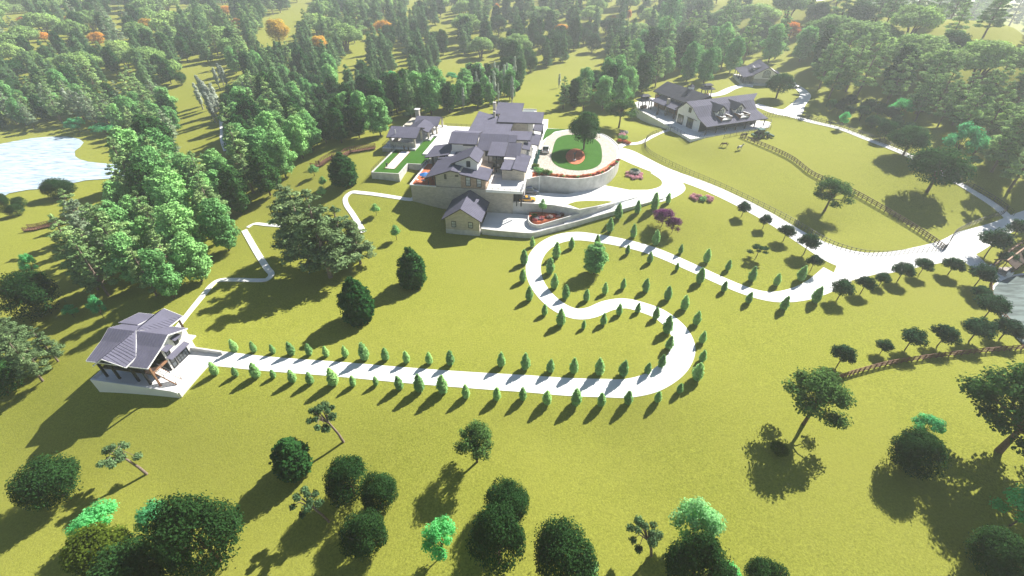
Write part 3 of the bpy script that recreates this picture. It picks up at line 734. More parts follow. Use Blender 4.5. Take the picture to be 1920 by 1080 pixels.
# R9 right low
B.part('wall',MB().box(3.0,9.3,17.5,24.3,8.3,11.6),STONE,label='stone wall beside the court')
B.part('wall',MB().box(6.6,9.2,24.3,28.4,8.3,11.6),STUCCO)
B.roof([[(6.0,16.2,12.45),(9.9,16.2,11.75),(9.9,28.6,11.75),(6.0,28.6,12.45)]])
B.roof([[(2.6,17.0,11.75),(6.0,17.0,11.75),(6.0,24.3,11.9),(2.6,24.3,11.9)]],ribs=False)
# central body walls
B.part('wall',MB().prism([(-10.4,36.5),(7.6,36.5),(7.6,42.3),(.9,44),(.9,55.5),(-10.4,57.5)],7.5,13.6),STUCCO)
B.roof([[(-11.6,35.6,14.0),(8.9,35.6,14.0),(8.9,42.6,14.5),(-11.6,42.6,14.5)],[(-11.6,42.6,14.5),(1.8,42.6,14.5),(1.8,50.6,15.1),(-11.6,58.8,15.75)]],.3,.9)
B.roof([[(-15.4,35.8,12.6),(-11.6,35.8,13.2),(-11.6,44,13.2),(-15.4,44,12.6)]])
B.part('wall',MB().box(-14.7,-10.4,37,43.8,7.9,12.5),STUCCO)
B.roof([[(-11.9,56,12.6),(-5.2,56,13.4),(-5.2,66,13.4),(-11.9,66,12.6)]])
B.part('wall',MB().box(-11.3,-5.6,57.5,65.4,7.5,12.5),STONE)
# R12
B.part('wall',MB().box(1.2,6.3,50.2,58,7.8,15.0),STONE,label='stone wall under the long roof')
B.part('wall',MB().box(6.3,8.0,52,58,7.8,15.0),STUCCO)
B.roof([[(-3.4,48.4,15.35),(11.3,48.8,15.35),(11.3,57.4,16.6),(-3.4,56.6,16.6)]],.3,.9)
B.part('lower_wall',MB().box(.9,8.0,42.3,50.2,7.8,12.0),STUCCO)
# R13
B.part('wall',MB().box(-5.6,2.3,62,71,7.,14.6),STUCCO)
B.roof([[(-6.6,60.5,14.6),(3.0,60.5,14.6),(3.0,69.5,16.2),(-6.6,69.5,16.2)]])
B.part('wall',MB().box(2.5,7.4,64,72,7.5,13.4),plain('grey_green_render',(.20,.23,.23),.8,0,.1,1))
B.part('coping',MB().box(2.4,7.5,63.9,64.1,13.4,13.6),WHITE); B.part('coping',MB().box(2.4,7.5,71.9,72.1,13.4,13.6),WHITE)
B.roof([[(3.0,57.6,12.8),(8,57.6,12.8),(8,64,13.6),(3.0,64,13.6)]])
# right low roofs and colonnade
B.roof([[(7.6,37.8,12.4),(11.3,37.8,11.8),(11.3,48.2,11.8),(7.6,48.2,12.4)]])
B.roof([[(5.8,52.2,12.3),(11.1,52.2,11.7),(11.1,60.8,11.7),(5.8,60.8,12.3)]])
B.roof([[(6.9,31.0,13.0),(9.2,31.0,12.6),(9.2,37.0,12.6),(6.9,37.0,13.0)]])
for y in (38.2,42.8,47.6,52.8,57,60.3): B.post(10.9,y,8.4,11.8,.28,STUCCO if y<50 else DARK)
for y in (30,33.2,36.4): B.post(9.3,y,8.4,12.3,.3,STUCCO)
for y in (39.5,42.5,45.5): B.win((7.62,y,10.4),1.8,2.6,'E',2,3)
for y in (25.6,27.4): B.win((9.22,y,10.2),1.0,2.0,'E',1,2)
for y in (45,48): B.win((8.02,y,10.2),1.6,2.4,'E',2,3)
for x,y,z0,z1,w in ((-6.9,63.5,13,17.6,1.0),(-5.3,53.6,15,17.2,.7),(7.7,63.8,12.5,14.9,.8)):
    c=B.part('chimney',MB().box(x-w/2,x+w/2,y-w/2,y+w/2,z0,z1),STONE); B.part('chimney_cap',MB().box(x-w/2-.06,x+w/2+.06,y-w/2-.06,y+w/2+.06,z1,z1+.1),WALLC,c)
# water strip / teal planting by the colonnade is built with the planting
furniture('table','white round table on the red tiled terrace','table',*MF.w(-18.6,12.9,8.33),'table')
furniture('parasol','blue parasol on the red tiled corner terrace','parasol',*MF.w(-18.3,13.6,8.33),'parasol')
furniture('parasol','blue parasol at the left front of the tiled terrace, close to the roof edge','parasol',*MF.w(-16.3,14.9,8.33),'parasol')
furniture('sofa','white outdoor sofa on the red tiled terrace behind the parasols','sofa',*MF.w(-19.3,17.4,8.33),'sofa',MF.rot+1.2)
furniture('chair','white chair at the outer edge of the red tiled terrace','chair',*MF.w(-20.4,13.6,8.33),'chair',MF.rot+1.5)
furniture('sofa','white outdoor sofa under the mansion side porch','sofa',*MF.w(-18,27.5,7.95),'sofa',MF.rot)
# =============================================================== PAVILION
V=Bld('pavilion','open stone pavilion with three grey roofs beside the bowling lawn','pavilion',MF,8)
V.part('deck',MB().prism([(-40.9,39.6),(-29.6,39.6),(-29.6,49.7),(-27.5,49.7),(-27.5,54),(-25.6,54),(-25.9,66.5),(-42,66.5)],5.0,8.0),WHITE)
V.part('retaining_base',MB().prism([(-41.0,39.5),(-29.5,39.5),(-29.5,40.0),(-40.9,40.0)],4.5,7.8),STONE)
V.part('wall',MB().box(-38.3,-30.2,41,41.4,8,9.5).box(-38.3,-37.9,41.4,48,8,9.5),STONE)
V.roof([[(-39.2,40.2,11.4),(-29.0,40.2,11.4),(-29.0,45.8,13.3),(-39.2,45.8,13.3)],[(-39.2,45.8,13.3),(-29.0,45.8,13.3),(-29.0,50.2,11.8),(-39.2,50.2,11.8)]])
V.gable(-35.4,-27.3,48.0,57.5,11.2,11.0,-31.2,12.6)
V.roof([[(-35,55.4,11.0),(-26.0,55.4,11.0),(-26.0,60.4,12.8),(-35,60.4,12.8)],[(-35,60.4,12.8),(-26,60.4,12.8),(-26,65,11.2),(-35,65,11.2)]])
for x,y in ((-38.2,41.2),(-30.1,41.2),(-30.1,48.6),(-38.2,48.6),(-28.2,50.6),(-28.2,55.8),(-26.8,56.4),(-26.8,64),(-34.6,56.4),(-34.6,64)):
    V.post(x,y,8,11.2,.6,STONE,'column')
V.part('back_wall',MB().box(-38.2,-35.2,55,64,8,11),STONE)
c=V.part('chimney',MB().box(-35.8,-34.4,61.2,62.6,11,14.6),STONE); V.part('chimney_cap',MB().box(-36,-34.2,61.0,62.8,14.6,14.8),WHITE,c)
V.part('vent_pipe',MB().tube([(-36.6,42.2,12),(-36.6,42.2,13.3)],.14,8),WHITE)
V.rail([(-40.8,39.7,8),(-40.8,48,8)],1.0); V.rail([(-40.8,39.7,8),(-37,39.7,8)],1.0)
for i,(x,y,k,lb,r) in enumerate([(-35.5,43.6,'sofa','white sofa behind the low pavilion wall, nearest the chimney side',0),(-32,43.4,'sofa','white sofa at the front right of the pavilion',0),(-33.6,45.6,'table','small round table between the pavilion sofas',0),(-31.2,52.4,'table','round table under the middle pavilion roof',0),(-29.9,53.4,'chair','white chair under the middle pavilion roof',1),(-29.6,60,'table','round table under the far pavilion roof',0),(-28.3,60.6,'chair','white chair under the far pavilion roof',2)]):
    furniture(k,lb,k,*MF.w(x,y,8.02),k,MF.rot+r)
# bowling-lawn railing
def railing(name,label,cat,pts,h=1.,mat=None,step=2.0,rails=(1,.66,.33),group=None,pw=.06,rw=.04,pick=None):
    t=thing(name,label,cat,pts[0],0,group); o=pts[0]
    pm=MB(); rm=MB(); posts=[]
    acc=[]
    for a,b in zip(pts,pts[1:]):
        L=math.dist(a[:2],b[:2]); k=max(1,round(L/step))
        for i in range(k): acc.append(tuple(a[j]+(b[j]-a[j])*i/k for j in range(3)))
    acc.append(pts[-1])
    first=None
    for i,p in enumerate(acc):
        if len(acc)>100 and i>=100:
            pm.bar(p,(p[0],p[1],p[2]+h*1.06),pw); continue
        if first is None:
            first=MB().bar((0,0,-.2),(0,0,h*1.06),pw).build('post',mat or DARK,t); q=first
        else:
            q=first.copy(); COL.objects.link(q); q.parent=t
        q.location=(p[0]-o[0],p[1]-o[1],p[2]-o[2])
    if pm.v: x=pm.build('post',mat or DARK,t,off=o); x['kind']='stuff'
    for f in rails:
        rm=MB()
        for a,b in zip(acc,acc[1:]): rm.bar((a[0],a[1],a[2]+h*f),(b[0],b[1],b[2]+h*f),rw,rw*1.6)
        rm.build('rail',mat or DARK,t,off=o)
    if pick:
        km=MB()
        for a,b in zip(acc,acc[1:]):
            L=math.dist(a[:2],b[:2]); k=max(1,int(L/pick))
            for i in range(1,k):
                s_=i/k; x,y,z=[a[j]+(b[j]-a[j])*s_ for j in range(3)]
                km.v+=[]; km.bar((x,y,z+h*.12),(x,y,z+h),.03)
        x=km.build('pickets',mat or DARK,t,off=o); x['kind']='stuff'
    return t
railing('railing','thin dark railing down the outer edge of the bowling lawn','railing',[MF.w(x,y,7.72) for x,y in ((-36.7,41),(-36.7,19.7))],.9)
railing('railing','thin dark railing across the far end of the white patio','railing',[MF.w(x,y,7.92) for x,y in ((-26,65.8),(-16,65.8))],.9)
# =============================================================== BARN
def barn():
    B=Bld('barn','large white barn with dark gambrel roof, twin dormers and open porch','barn',NF,8)
    prof=[(-12.6,8),(0,8),(0,12.6),(.6,12.75),(-3.9,15.95),(-7.6,15.0),(-11.5,12.3),(-12.6,11.8)]
    prof=[(-12.6,8),(0,8),(.0,12.9),(-3.9,16.0),(-7.7,15.0),(-11.5,12.3),(-12.6,11.9)]
    B.part('wall',profwall(prof,0,27,'x'),STUCCO)
    # gambrel roof
    E=[(-16.9,10.9,27.9),(-11.7,12.75,27.0),(-7.8,15.4,28.2),(-4.0,16.45,33.4)]
    polys=[]
    for a,b in zip(E,E[1:]):
        polys.append([(-.5,a[0],a[1]),(a[2],a[0],a[1]),(b[2],b[0],b[1]),(-.5,b[0],b[1])])
    polys.append([(-.5,-4.0,16.45),(33.4,-4.0,16.45),(31,1.2,12.8),(-.5,1.2,12.8)])
    B.roof(polys,.25,1.0,ROOF)
    # rear block
    B.part('wall',gwall(6.6,16.5,1,22,8,13.9,13.9,11.4,16.6),DARK)
    B.roof([[(5.6,1,13.75),(11.4,-3,17.2),(11.4,22.8,17.2),(5.6,23.6,13.75)],[(11.4,-3,17.2),(17.5,1,13.75),(17.5,22,13.75),(11.4,22.8,17.2)]],.25,1.0,ROOFD)
    B.part('window_band',MB().box(6.5,6.6,3,21,13.0,13.6),PGLASS)
    # side porch
    B.roof([[(1.2,3.0,11.6),(6.5,3.0,13.0),(6.5,18.6,13.0),(1.2,18.6,11.6)]],.22,1.0,ROOF)
    for y in (3.4,8.4,13.4,18.2): B.post(1.6,y,8,11.5,.35,DARK)
    for y in (9,13,17,22.4): B.post(6.4,y,8,13,.3,DARK)
    B.part('chimney',MB().box(2.6,3.6,9.4,10.4,8,14.0),STONE)
    B.part('inner_wall',MB().box(6.2,6.58,1,22,8,12.6),WOOD)
    # cupola
    c=B.part('cupola',MB().box(11.2,12.8,8,9.6,16.2,18.0),WHITE); B.roof([[(10.9,7.7,18.0),(12,8.8,18.9),(12,8.8,18.9),(10.9,9.9,18.0)]],.05,parent=c,ribs=False,name='cupola_roof',fascia=False) if False else None
    m=MB()
    for a,b in (((10.9,7.7),(13.1,7.7)),((13.1,7.7),(13.1,9.9)),((13.1,9.9),(10.9,9.9)),((10.9,9.9),(10.9,7.7))): m.face([(*a,18.0),(*b,18.0),(12,8.8,19.0)])
    B.part('cupola_roof',m,ROOFD,c)
    # gable wall openings (x=0 face, looking west)
    B.win((0,-6.4,14.0),1.3,1.5,'W',2,2); 
    for y in (-2.3,-7.6): 
        w=B.win((0,y,9.7),3.0,3.2,'W',2,1,GLASS,name='barn_door')
    B.part('door_track',MB().box(-.2,-.05,-11,-5.4,11.4,11.5),DARK)
    # front under the porch
    for i in range(6): B.win((2.4+i*4.4,-12.6,9.8),1.6,2.8,'S',2,3,GLASS,name='door')
    B.part('front_dark_sheet',MB().box(.1,26.9,-12.75,-12.62,8,11.6),DARK)  # thin dark sheet over the white front wall
    for i in range(7): B.post(.2+i*4.5,-16.3,8,11.0,.28,DARK)
    B.part('beam',MB().box(-.3,27.6,-16.45,-16.15,10.6,10.95),DARK)
    # dormers with balconies
    for x0 in (7.0,15.4):
        x1=x0+4.7; xc=(x0+x1)/2
        d=B.part('dormer',gwall(x0+.3,x1-.3,-11.9,-6.2,11.9,14.2,14.2,xc,15.8),STUCCO)
        B.roof([[(x0-.2,-12.5,14.1),(xc,-12.5,16.1),(xc,-4.6,16.1),(x0-.2,-7.6,14.1)],[(xc,-12.5,16.1),(x1+.2,-12.5,14.1),(x1+.2,-7.6,14.1),(xc,-4.6,16.1)]],.2,.8,ROOFD,parent=d,name='dormer_roof')
        B.win((xc,-11.9,13.4),1.9,2.2,'S',2,2,PGLASS,parent=d,name='dormer_door')
        b=B.part('balcony',MB().box(x0+.4,x1-.1,-15.2,-11.95,11.7,12.0),WHITE)
        B.part('parapet',MB().box(x0+.3,x0+.5,-15.3,-12.0,11.0,12.9).box(x1-.2,x1,-15.3,-12.0,11.0,12.9),WOOD,b)
        B.part('parapet_coping',MB().box(x0+.22,x0+.58,-15.35,-12,12.9,13.0).box(x1-.28,x1+.08,-15.35,-12,12.9,13.0),WHITE,b)
        B.part('front_rail',MB().box(x0+.5,x1-.2,-15.3,-15.2,12.7,12.8).box(x0+.5,x1-.2,-15.3,-15.2,12.2,12.3),WHITE,b)
barn()
furniture('table','white bistro table on the left dormer balcony of the barn','table',*NF.w(9.4,-13.8,12.0),'table')
furniture('table','white bistro table on the right dormer balcony of the barn','table',*NF.w(17.8,-13.8,12.0),'table')
furniture('chair','white chair on the left dormer balcony of the barn','chair',*NF.w(8.4,-13.4,12.0),'chair',1)
furniture('chair','white chair on the right dormer balcony of the barn','chair',*NF.w(16.8,-13.4,12.0),'chair',1)
furniture('grill','dark outdoor grill by the barn side porch','grill',*NF.w(-.5,11,8),'grill',1)
furniture('sofa','pale sofa under the barn side porch, near its middle post','sofa',*NF.w(3.6,12.6,8),'sofa',2)
furniture('table','round table under the barn side porch','table',*NF.w(3.0,6,8),'table',0)
def kiosk(label,c,rot,s=1.):
    t=thing('garden_shelter',label,'shelter',c,rot)
    for x in (-1.3,1.3):
        for y in (-1.1,1.1): MB().box(x-.12,x+.12,y-.12,y+.12,0,2.6).build('post',DARK,t)
    def tier(z,w,d,h):
        m=MB(); r=[(-w,-d,z),(w,-d,z),(w,d,z),(-w,d,z)]; a=(-w*.55,0,z+h);b=(w*.55,0,z+h)
        m.face([r[0],r[1],b,a]);m.face([r[1],r[2],b]);m.face([r[2],r[3],a,b]);m.face([r[3],r[0],a]); m.box(-w,w,-d,d,z-.15,z-.003)
        return m
    tier(2.7,2.3,1.9,.8).build('roof',ROOFD,t); MB().box(-1.3,1.3,-.5,.5,3.2,3.75).build('lantern',DARK,t); tier(3.9,1.7,1.1,.6).build('upper_roof',ROOFD,t)
    MB().box(-1.1,1.1,-.4,.4,0,.9).build('counter',WOOD,t)
    t.scale=(s,s,s)
a=P(1206,203,8); kiosk('small dark two-tier shelter at the left corner of the barn terrace',a,R(20),1.25)
a=P(1322,183,8); kiosk('small dark two-tier shelter behind the barn, next to the guest house drive',(a[0],a[1],hz(a[0],a[1])),R(15),1.2)
railing('railing','dark railing along the sloping left edge of the barn terrace','railing',[NF.w(x,y,8.0) for x,y in ((-3.3,20),(-4.9,5),(-6.3,-5.5),(-8,-18.2),(-2,-18.2))],1.0)
railing('railing','short dark railing round the right corner of the barn terrace','railing',[NF.w(x,y,8.0) for x,y in ((28.2,-18.2),(33.7,-14),(29.8,-5))],1.0)
# =============================================================== GUEST HOUSE
def guest():
    B=Bld('guest_house','small white guest house with grey gable roof and arched window','house',GF,11)
    B.part('wall',gwall(.5,10.3,0,19,13.0,14.9,15.1,5.7,17.75),STUCCO)
    B.part('lower_wall',MB().box(.42,10.38,-.08,19.05,11,13.0),STONE)
    B.gable(.2,10.9,-.6,19.6,14.85,14.9,5.7,18.15)
    B.roof([[(-4.4,-1.6,13.7),(.2,-1.2,14.75),(.2,20,14.75),(-4.4,20.4,13.7)]])
    for y in (-1.2,4,9.2,14.4,19.8): B.post(-4.0,y,11,13.7,.3)
    B.part('cross_gable',gwall(8.5,13.5,8,16,11,13.8,13.8,11,15.2),STUCCO)
    B.roof([[(8,7,15.4),(14.2,7,13.9),(14.2,17,13.9),(8,17,15.4)]])
    B.part('dormer',MB().box(1.2,3.6,6,11,15.0,16.7),STUCCO)
    B.roof([[(.6,5.4,16.5),(4.8,5.4,17.4),(4.8,11.6,17.4),(.6,11.6,16.5)]],name='dormer_roof')
    # arched window
    f=MB(); g=MB(); w=1.5;z0=13.6;z1=15.6
    arc=[(5.6+w*math.cos(a),z1+1.1*math.sin(a)) for a in np.linspace(0,math.pi,11)]
    pts_=[(5.6+w,z0)]+arc+[(5.6-w,z0)]
    for a,b in zip(pts_,pts_[1:]+pts_[:1]): f.bar((a[0],-.06,a[1]),(b[0],-.06,b[1]),.14)
    for x in (-.75,0,.75): f.bar((5.6+x,-.05,z0),(5.6+x,-.05,z1+1.0*math.sqrt(1-(x/w)**2)),.08)
    for z in (14.3,15.0,15.6): f.bar((5.6-w,-.05,z),(5.6+w,-.05,z),.08)
    o=B.part('window',f,DARK); g.face([(x,-.03,z) for x,z in pts_[::-1]]); B.part('pane',g,PGLASS,o)
    B.win((.5,4,12.6),1.4,2.0,'W',2,3); B.win((.5,12,12.6),1.4,2.0,'W',2,3)
    B.rail([(-4.5,-1.8,11),(.4,-1.8,11)],.9)
guest()
# =============================================================== LOWER COTTAGE
def cottage():
    B=Bld('cottage','white cottage with broad grey cross-gabled roof and covered balcony','cottage',KF,-.02)
    xe=-4.9
    B.part('wall',profwall([(4.5,0),(10.3,0),(10.3,4.9),(9.9,5.1),(6.2,6.75),(4.5,6.0)],-14.6,xe,'x'),STUCCO)
    ws=[[(-15.5,.4,4.75),(-3.9,.4,4.75),(-3.9,4.1,6.0),(-15.5,4.1,6.0)],[(-15.5,4.1,6.0),(-3.9,4.1,6.0),(-3.9,6.2,7.05),(-15.5,6.2,7.05)],[(-15.5,6.2,7.05),(-3.9,6.2,7.05),(-3.9,9.9,5.35),(-15.5,9.9,5.35)]]
    B.roof(ws,.2,.55,fascia=WHITE)
    # front cross gable: ridge runs forward from the centre
    B.roof([[(-12.9,-.7,5.1),(-10.05,-.7,7.1),(-10.05,6.2,7.1),(-12.9,2.0,5.1)],[(-10.05,-.7,7.1),(-7.2,-.2,5.1),(-7.2,2.0,5.3),(-10.05,6.2,7.1)]],.18,.55,fascia=WHITE)
    B.roof([[(-10.05,6.2,7.12),(-7.3,9.4,5.5),(-7.3,12.9,5.3),(-10.05,12.5,7.12)],[(-10.05,6.2,7.12),(-10.05,12.5,7.12),(-12.9,12.9,5.3),(-12.9,9.4,5.5)]],.18,.55,fascia=WHITE)
    B.roof([[(-16.4,8.6,6.1),(-12.5,8.6,6.1),(-12.5,12.6,5.2),(-16.4,12.6,5.2)]],.18,.55,fascia=WHITE)
    for x,y in ((-15.1,1.3),(-12.5,1.2),(-8.7,1.2),(-6.1,.9)): B.post(x,y,0,4.8,.32,DARK)
    B.post(-4.1,.8,0,4.8,.26,WOOD); B.post(-8.0,12.4,0,5.2,.28,DWOOD); B.post(-12.4,12.4,0,5.2,.28,DWOOD)
    # balcony
    B.part('balcony',MB().box(-14.6,-5.0,1.1,4.5,2.35,2.55),DWOOD)
    m=MB()
    for hh in (1.0,): m.bar((-14.6,1.1,2.55+hh),(-5,1.1,2.55+hh),.09)
    for i in range(60): m.bar((-14.6+i*.163,1.1,2.55),(-14.6+i*.163,1.1,3.55),.035)
    B.part('railing',m,DARK)
    B.part('front_dark_sheet',MB().box(-14.5,-5.0,4.35,4.49,0,5.6),DARK)  # thin dark sheet in front of the stucco wall, behind the balcony
    for x in (-13,-10.5,-8): B.win((x,4.34,3.7),1.6,2.0,'S',2,2,PGLASS)
    # stairs on the right
    st=MB()
    for i in range(10): st.box(-4.8+i*.0,-3.7,1.6+i*0,2.0,0,0.01) if False else None
    for i in range(11):
        z=2.45-.22*i; x=-4.9+.3*i; st.box(x,x+.32,1.5,2.7,z-.1,z)
    B.part('stair_treads',st,WHITE)
    B.part('stair_stringer',MB().bar((-4.9,1.5,2.4),(-1.6,1.5,.0),.1,.28).bar((-4.9,2.7,2.4),(-1.6,2.7,.0),.1,.28),WOOD)
    B.part('stair_railing',MB().bar((-4.9,1.5,3.4),(-1.6,1.5,1.0),.06).bar((-4.9,2.7,3.4),(-1.6,2.7,1.0),.06).bar((-1.6,1.5,0),(-1.6,1.5,1.0),.06).bar((-1.6,2.7,0),(-1.6,2.7,1.0),.06).bar((-3.3,1.5,1.3),(-3.3,1.5,2.2),.06).bar((-3.3,2.7,1.3),(-3.3,2.7,2.2),.06),DARK)
    B.part('landing',MB().box(-5.0,-4.6,1.1,4.4,2.35,2.55),WOOD)
    # east wall
    for y,z in ((7.6,4.05),(5.3,3.55)):
        B.win((xe,y,z),.75,.85,'E',2,2,GLASS)
        h=MB(); h.slab([(xe,y-.8,z+1.35),(xe+.95,y-.8,z+.95),(xe+.95,y+.8,z+.95),(xe,y+.8,z+1.35)],.08)
        hd=B.part('window_hood',h,ROOF); B.part('bracket',MB().bar((xe,y-.6,z+.4),(xe+.8,y-.6,z+.95),.06).bar((xe,y+.6,z+.4),(xe+.8,y+.6,z+.95),.06),DARK,hd)
    B.win((xe,7.4,1.15),2.5,2.1,'E',4,3,GLASS,name='garage_door'); B.win((xe,5.35,1.15),.95,2.1,'E',1,2,GLASS,name='door')
    h=MB(); h.slab([(xe,4.6,2.95),(xe+1.0,4.6,2.55),(xe+1.0,8.9,2.55),(xe,8.9,2.95)],.1)
    hd=B.part('door_hood',h,ROOF); B.part('bracket',MB().bar((xe,4.8,2.0),(xe+.9,4.8,2.5),.07).bar((xe,8.7,2.0),(xe+.9,8.7,2.5),.07),DARK,hd)
cottage()
rng=np.random.default_rng(5)
def leafmesh(name,blobs,n,size,mat,flat=.0,shell=.45,up=.9,aspect=1.5):
    """blobs: (x,y,z,rx,ry,rz) ; n leaf clumps spread through the outer part of the blobs"""
    b=np.array(blobs,float); vol=(b[:,3]*b[:,4]+b[:,4]*b[:,5]+b[:,3]*b[:,5]); p=vol/vol.sum()
    k=rng.choice(len(b),n,p=p)
    d=rng.normal(size=(n,3)); d/=np.linalg.norm(d,axis=1)[:,None]
    r=1-shell*rng.random(n)**1.5
    r*=(1+.10*rng.normal(size=n))
    c=b[k,:3]+d*b[k,3:]*r[:,None]
    c[:,2]=np.maximum(c[:,2],.15)
    nr=d+rng.normal(size=(n,3))*.55; nr[:,2]+=up; nr/=np.linalg.norm(nr,axis=1)[:,None]
    t=rng.normal(size=(n,3)); t-=nr*(t*nr).sum(1)[:,None]; t/=np.linalg.norm(t,axis=1)[:,None]
    u=np.cross(nr,t); s=size*(.6+.8*rng.random(n))[:,None]
    bend=nr*s*.28
    # a leaf clump = bent quad pair (6 verts)
    v=np.stack([c-t*s*aspect*.5-bend, c-u*s*.5, c+t*s*aspect*.5-bend, c+u*s*.5],1).reshape(-1,3)
    me=bpy.data.meshes.new(name); me.vertices.add(4*n); me.vertices.foreach_set('co',v.astype(np.float32).ravel())
    me.loops.add(4*n); me.loops.foreach_set('vertex_index',np.arange(4*n,dtype=np.int32))
    me.polygons.add(n); me.polygons.foreach_set('loop_start',np.arange(0,4*n,4,dtype=np.int32)); me.polygons.foreach_set('loop_total',np.full(n,4,np.int32))
    at=me.attributes.new('leafrand','FLOAT','FACE'); 
    br=rng.random(len(b))
    at.data.foreach_set('value',np.clip(.55*rng.random(n)+.45*br[k],0,1).astype(np.float32))
    me.materials.append(mat); me.update(calc_edges=True); return me
def limbs(name,lines,mat,sides=6):
    m=MB()
    for pts_,rads in lines: m.tube(pts_,rads,sides,cap=False)
    return m.mesh(name,mat,smooth=True)
PROTO={}
def reg(kind,crown,trunk,h,w): PROTO.setdefault(kind,[]).append((crown,trunk,h,w))
def blobring(n,R_,z,r,rz,jit=.25):
    out=[]
    for i in range(n):
        a=6.283*(i+rng.random()*.6)/n; rr=R_*(1+jit*(rng.random()-.5)); k=r*(.75+.5*rng.random())
        out.append((rr*math.cos(a),rr*math.sin(a),z+(rng.random()-.5)*rz,k,k,k*.85))
    return out
L_cyp=leafmat('cypress_leaf',(0.42,0.68,0.27),.3,0.5)
L_dark=leafmat('dark_evergreen_leaf',(0.027,0.074,0.021),.45,0.22)
L_deep=leafmat('deep_green_leaf',(0.043,0.125,0.033),.4,0.22)
L_lawn=leafmat('dark_lawn_tree_leaf',(0.033,0.085,0.038),.45,0.22)
L_oak=leafmat('oak_leaf',(0.072,0.156,0.042),.45,0.22)
L_bright=leafmat('fresh_green_leaf',(0.27,0.54,0.18),.5,0.22)
L_pine=leafmat('pine_needle',(0.320,0.480,0.192),.6,0.22,(1.15,1.1,.9))
L_pineg=leafmat('grey_pine_needle',(0.360,0.465,0.285),.5,0.22)
L_olive=leafmat('olive_canopy_leaf',(0.352,0.517,0.176),.5,0.22,(1.1,1.1,.8))
L_mint=leafmat('mint_green_leaf',(0.169,0.611,0.234),.4,0.5)
L_mintp=leafmat('pale_green_leaf',(0.338,0.676,0.286),.45,0.5)
L_dkp=leafmat('dark_pine_needle',(.20,.30,.13),.6,.2)
L_scrub=leafmat('scrub_pine_needle',(0.150,0.255,0.112),.5,0.3)
L_fir=leafmat('fir_needle',(0.180,0.315,0.128),.5,0.22)
L_grey=leafmat('silver_leaf',(0.54,0.60,0.50),.4,0.37)
L_aut=leafmat('golden_autumn_leaf',(0.850,0.500,0.070),.45,0.5)
L_red=leafmat('orange_autumn_leaf',(0.780,0.360,0.060),.45,0.5)
L_pur=leafmat('purple_blossom',(0.30,0.10,0.27),.5,0.47)
L_yel=leafmat('yellow_green_leaf',(0.100,0.155,0.020),.5,0.42)
L_pink=leafmat('pink_blossom',(0.800,0.450,0.500),.4,0.42)
L_white=leafmat('white_blossom',(0.650,0.620,0.600),.3,0.42)
L_orng=leafmat('orange_blossom',(0.500,0.170,0.070),.5,0.42)
L_teal=leafmat('teal_leaf',(0.060,0.170,0.150),.4,0.42)
L_wine=leafmat('crimson_blossom',(0.420,0.100,0.080),.5,0.42)
# cypress
for i in range(3):
    bl=[]; hh=4.
    for z in np.linspace(.35,3.8,9):
        t=(z/hh); r=.72*math.sin(min(1,(t+.12)*1.55)*math.pi*.5)*(1-t)**.55*1.35
        bl.append((rng.normal()*.05,rng.normal()*.05,z,r,r,.42))
        for k in range(3):
            a=rng.random()*6.28; bl.append((r*.5*math.cos(a),r*.5*math.sin(a),z,r*.55,r*.55,.4))
    reg('cypress',leafmesh('crown',bl,2600,.17,L_cyp,shell=.35,aspect=1.8),limbs('trunk',[([(0,0,-.3),(0,0,1.2)],[.08,.05])],BARKM),4.,1.45)
def dense(kind,w,h,zc,mat,n,size,lump=.16,N_=3,bark=BARKM,trunkr=.25,shell=.3,nb=26):
    for i in range(N_):
        bl=[(0,0,zc,w/2*.86,w/2*.86,(h-zc)*.9)]
        for k in range(nb):
            d=rng.normal(size=3); d/=np.linalg.norm(d); d[2]=abs(d[2])*1.0-.35*rng.random()
            q=.62; r=w*lump*(.8+.6*rng.random())
            bl.append((d[0]*w/2*q*1.12,d[1]*w/2*q*1.12,max(.9*r+.2,zc+d[2]*(h-zc)*.8),r,r,r*.9))
        tr=[([(0,0,-.4),(0.05,0,zc*.6),(0,.1,zc)],[trunkr,trunkr*.8,trunkr*.5])]
        for k in range(5):
            a=k*1.256+rng.random(); tr.append(([(0,0,zc*.55),(w*.18*math.cos(a),w*.18*math.sin(a),zc),(w*.33*math.cos(a),w*.33*math.sin(a),zc+(h-zc)*.4)],[trunkr*.5,trunkr*.35,.04]))
        reg(kind,leafmesh('crown',bl,n,size,mat,shell=shell),limbs('trunk',tr,bark),h,w)
dense('bush_tree',8.5,7.5,3.6,L_dark,17000,.185,.17)
dense('deep_tree',8.,8.2,4.2,L_deep,9000,.25,.15)
dense('yellow_bush',7.,6.5,3.2,L_yel,7000,.24,.15,1)
dense('shade_tree',11.,11.5,6.8,L_deep,11000,.30,.14,2,trunkr=.35)
# ovoid coarse cone
for i in range(2):
    bl=[]
    for z in np.linspace(1.0,9.,9):
        t=z/10.; r=3.35*max(.1,math.sin(math.pi*min(1,t*.86+.2)))**.65
        bl.append((0,0,z,r*.85,r*.85,1.1))
        for k in range(7):
            a=rng.random()*6.28; bl.append((r*.62*math.cos(a),r*.62*math.sin(a),z,r*.36,r*.36,.9))
    reg('ovoid_tree',leafmesh('crown',bl,7500,.36,L_deep,shell=.35),limbs('trunk',[([(0,0,-.4),(0,0,4)],[.22,.1])],BARKM),10.,6.2)
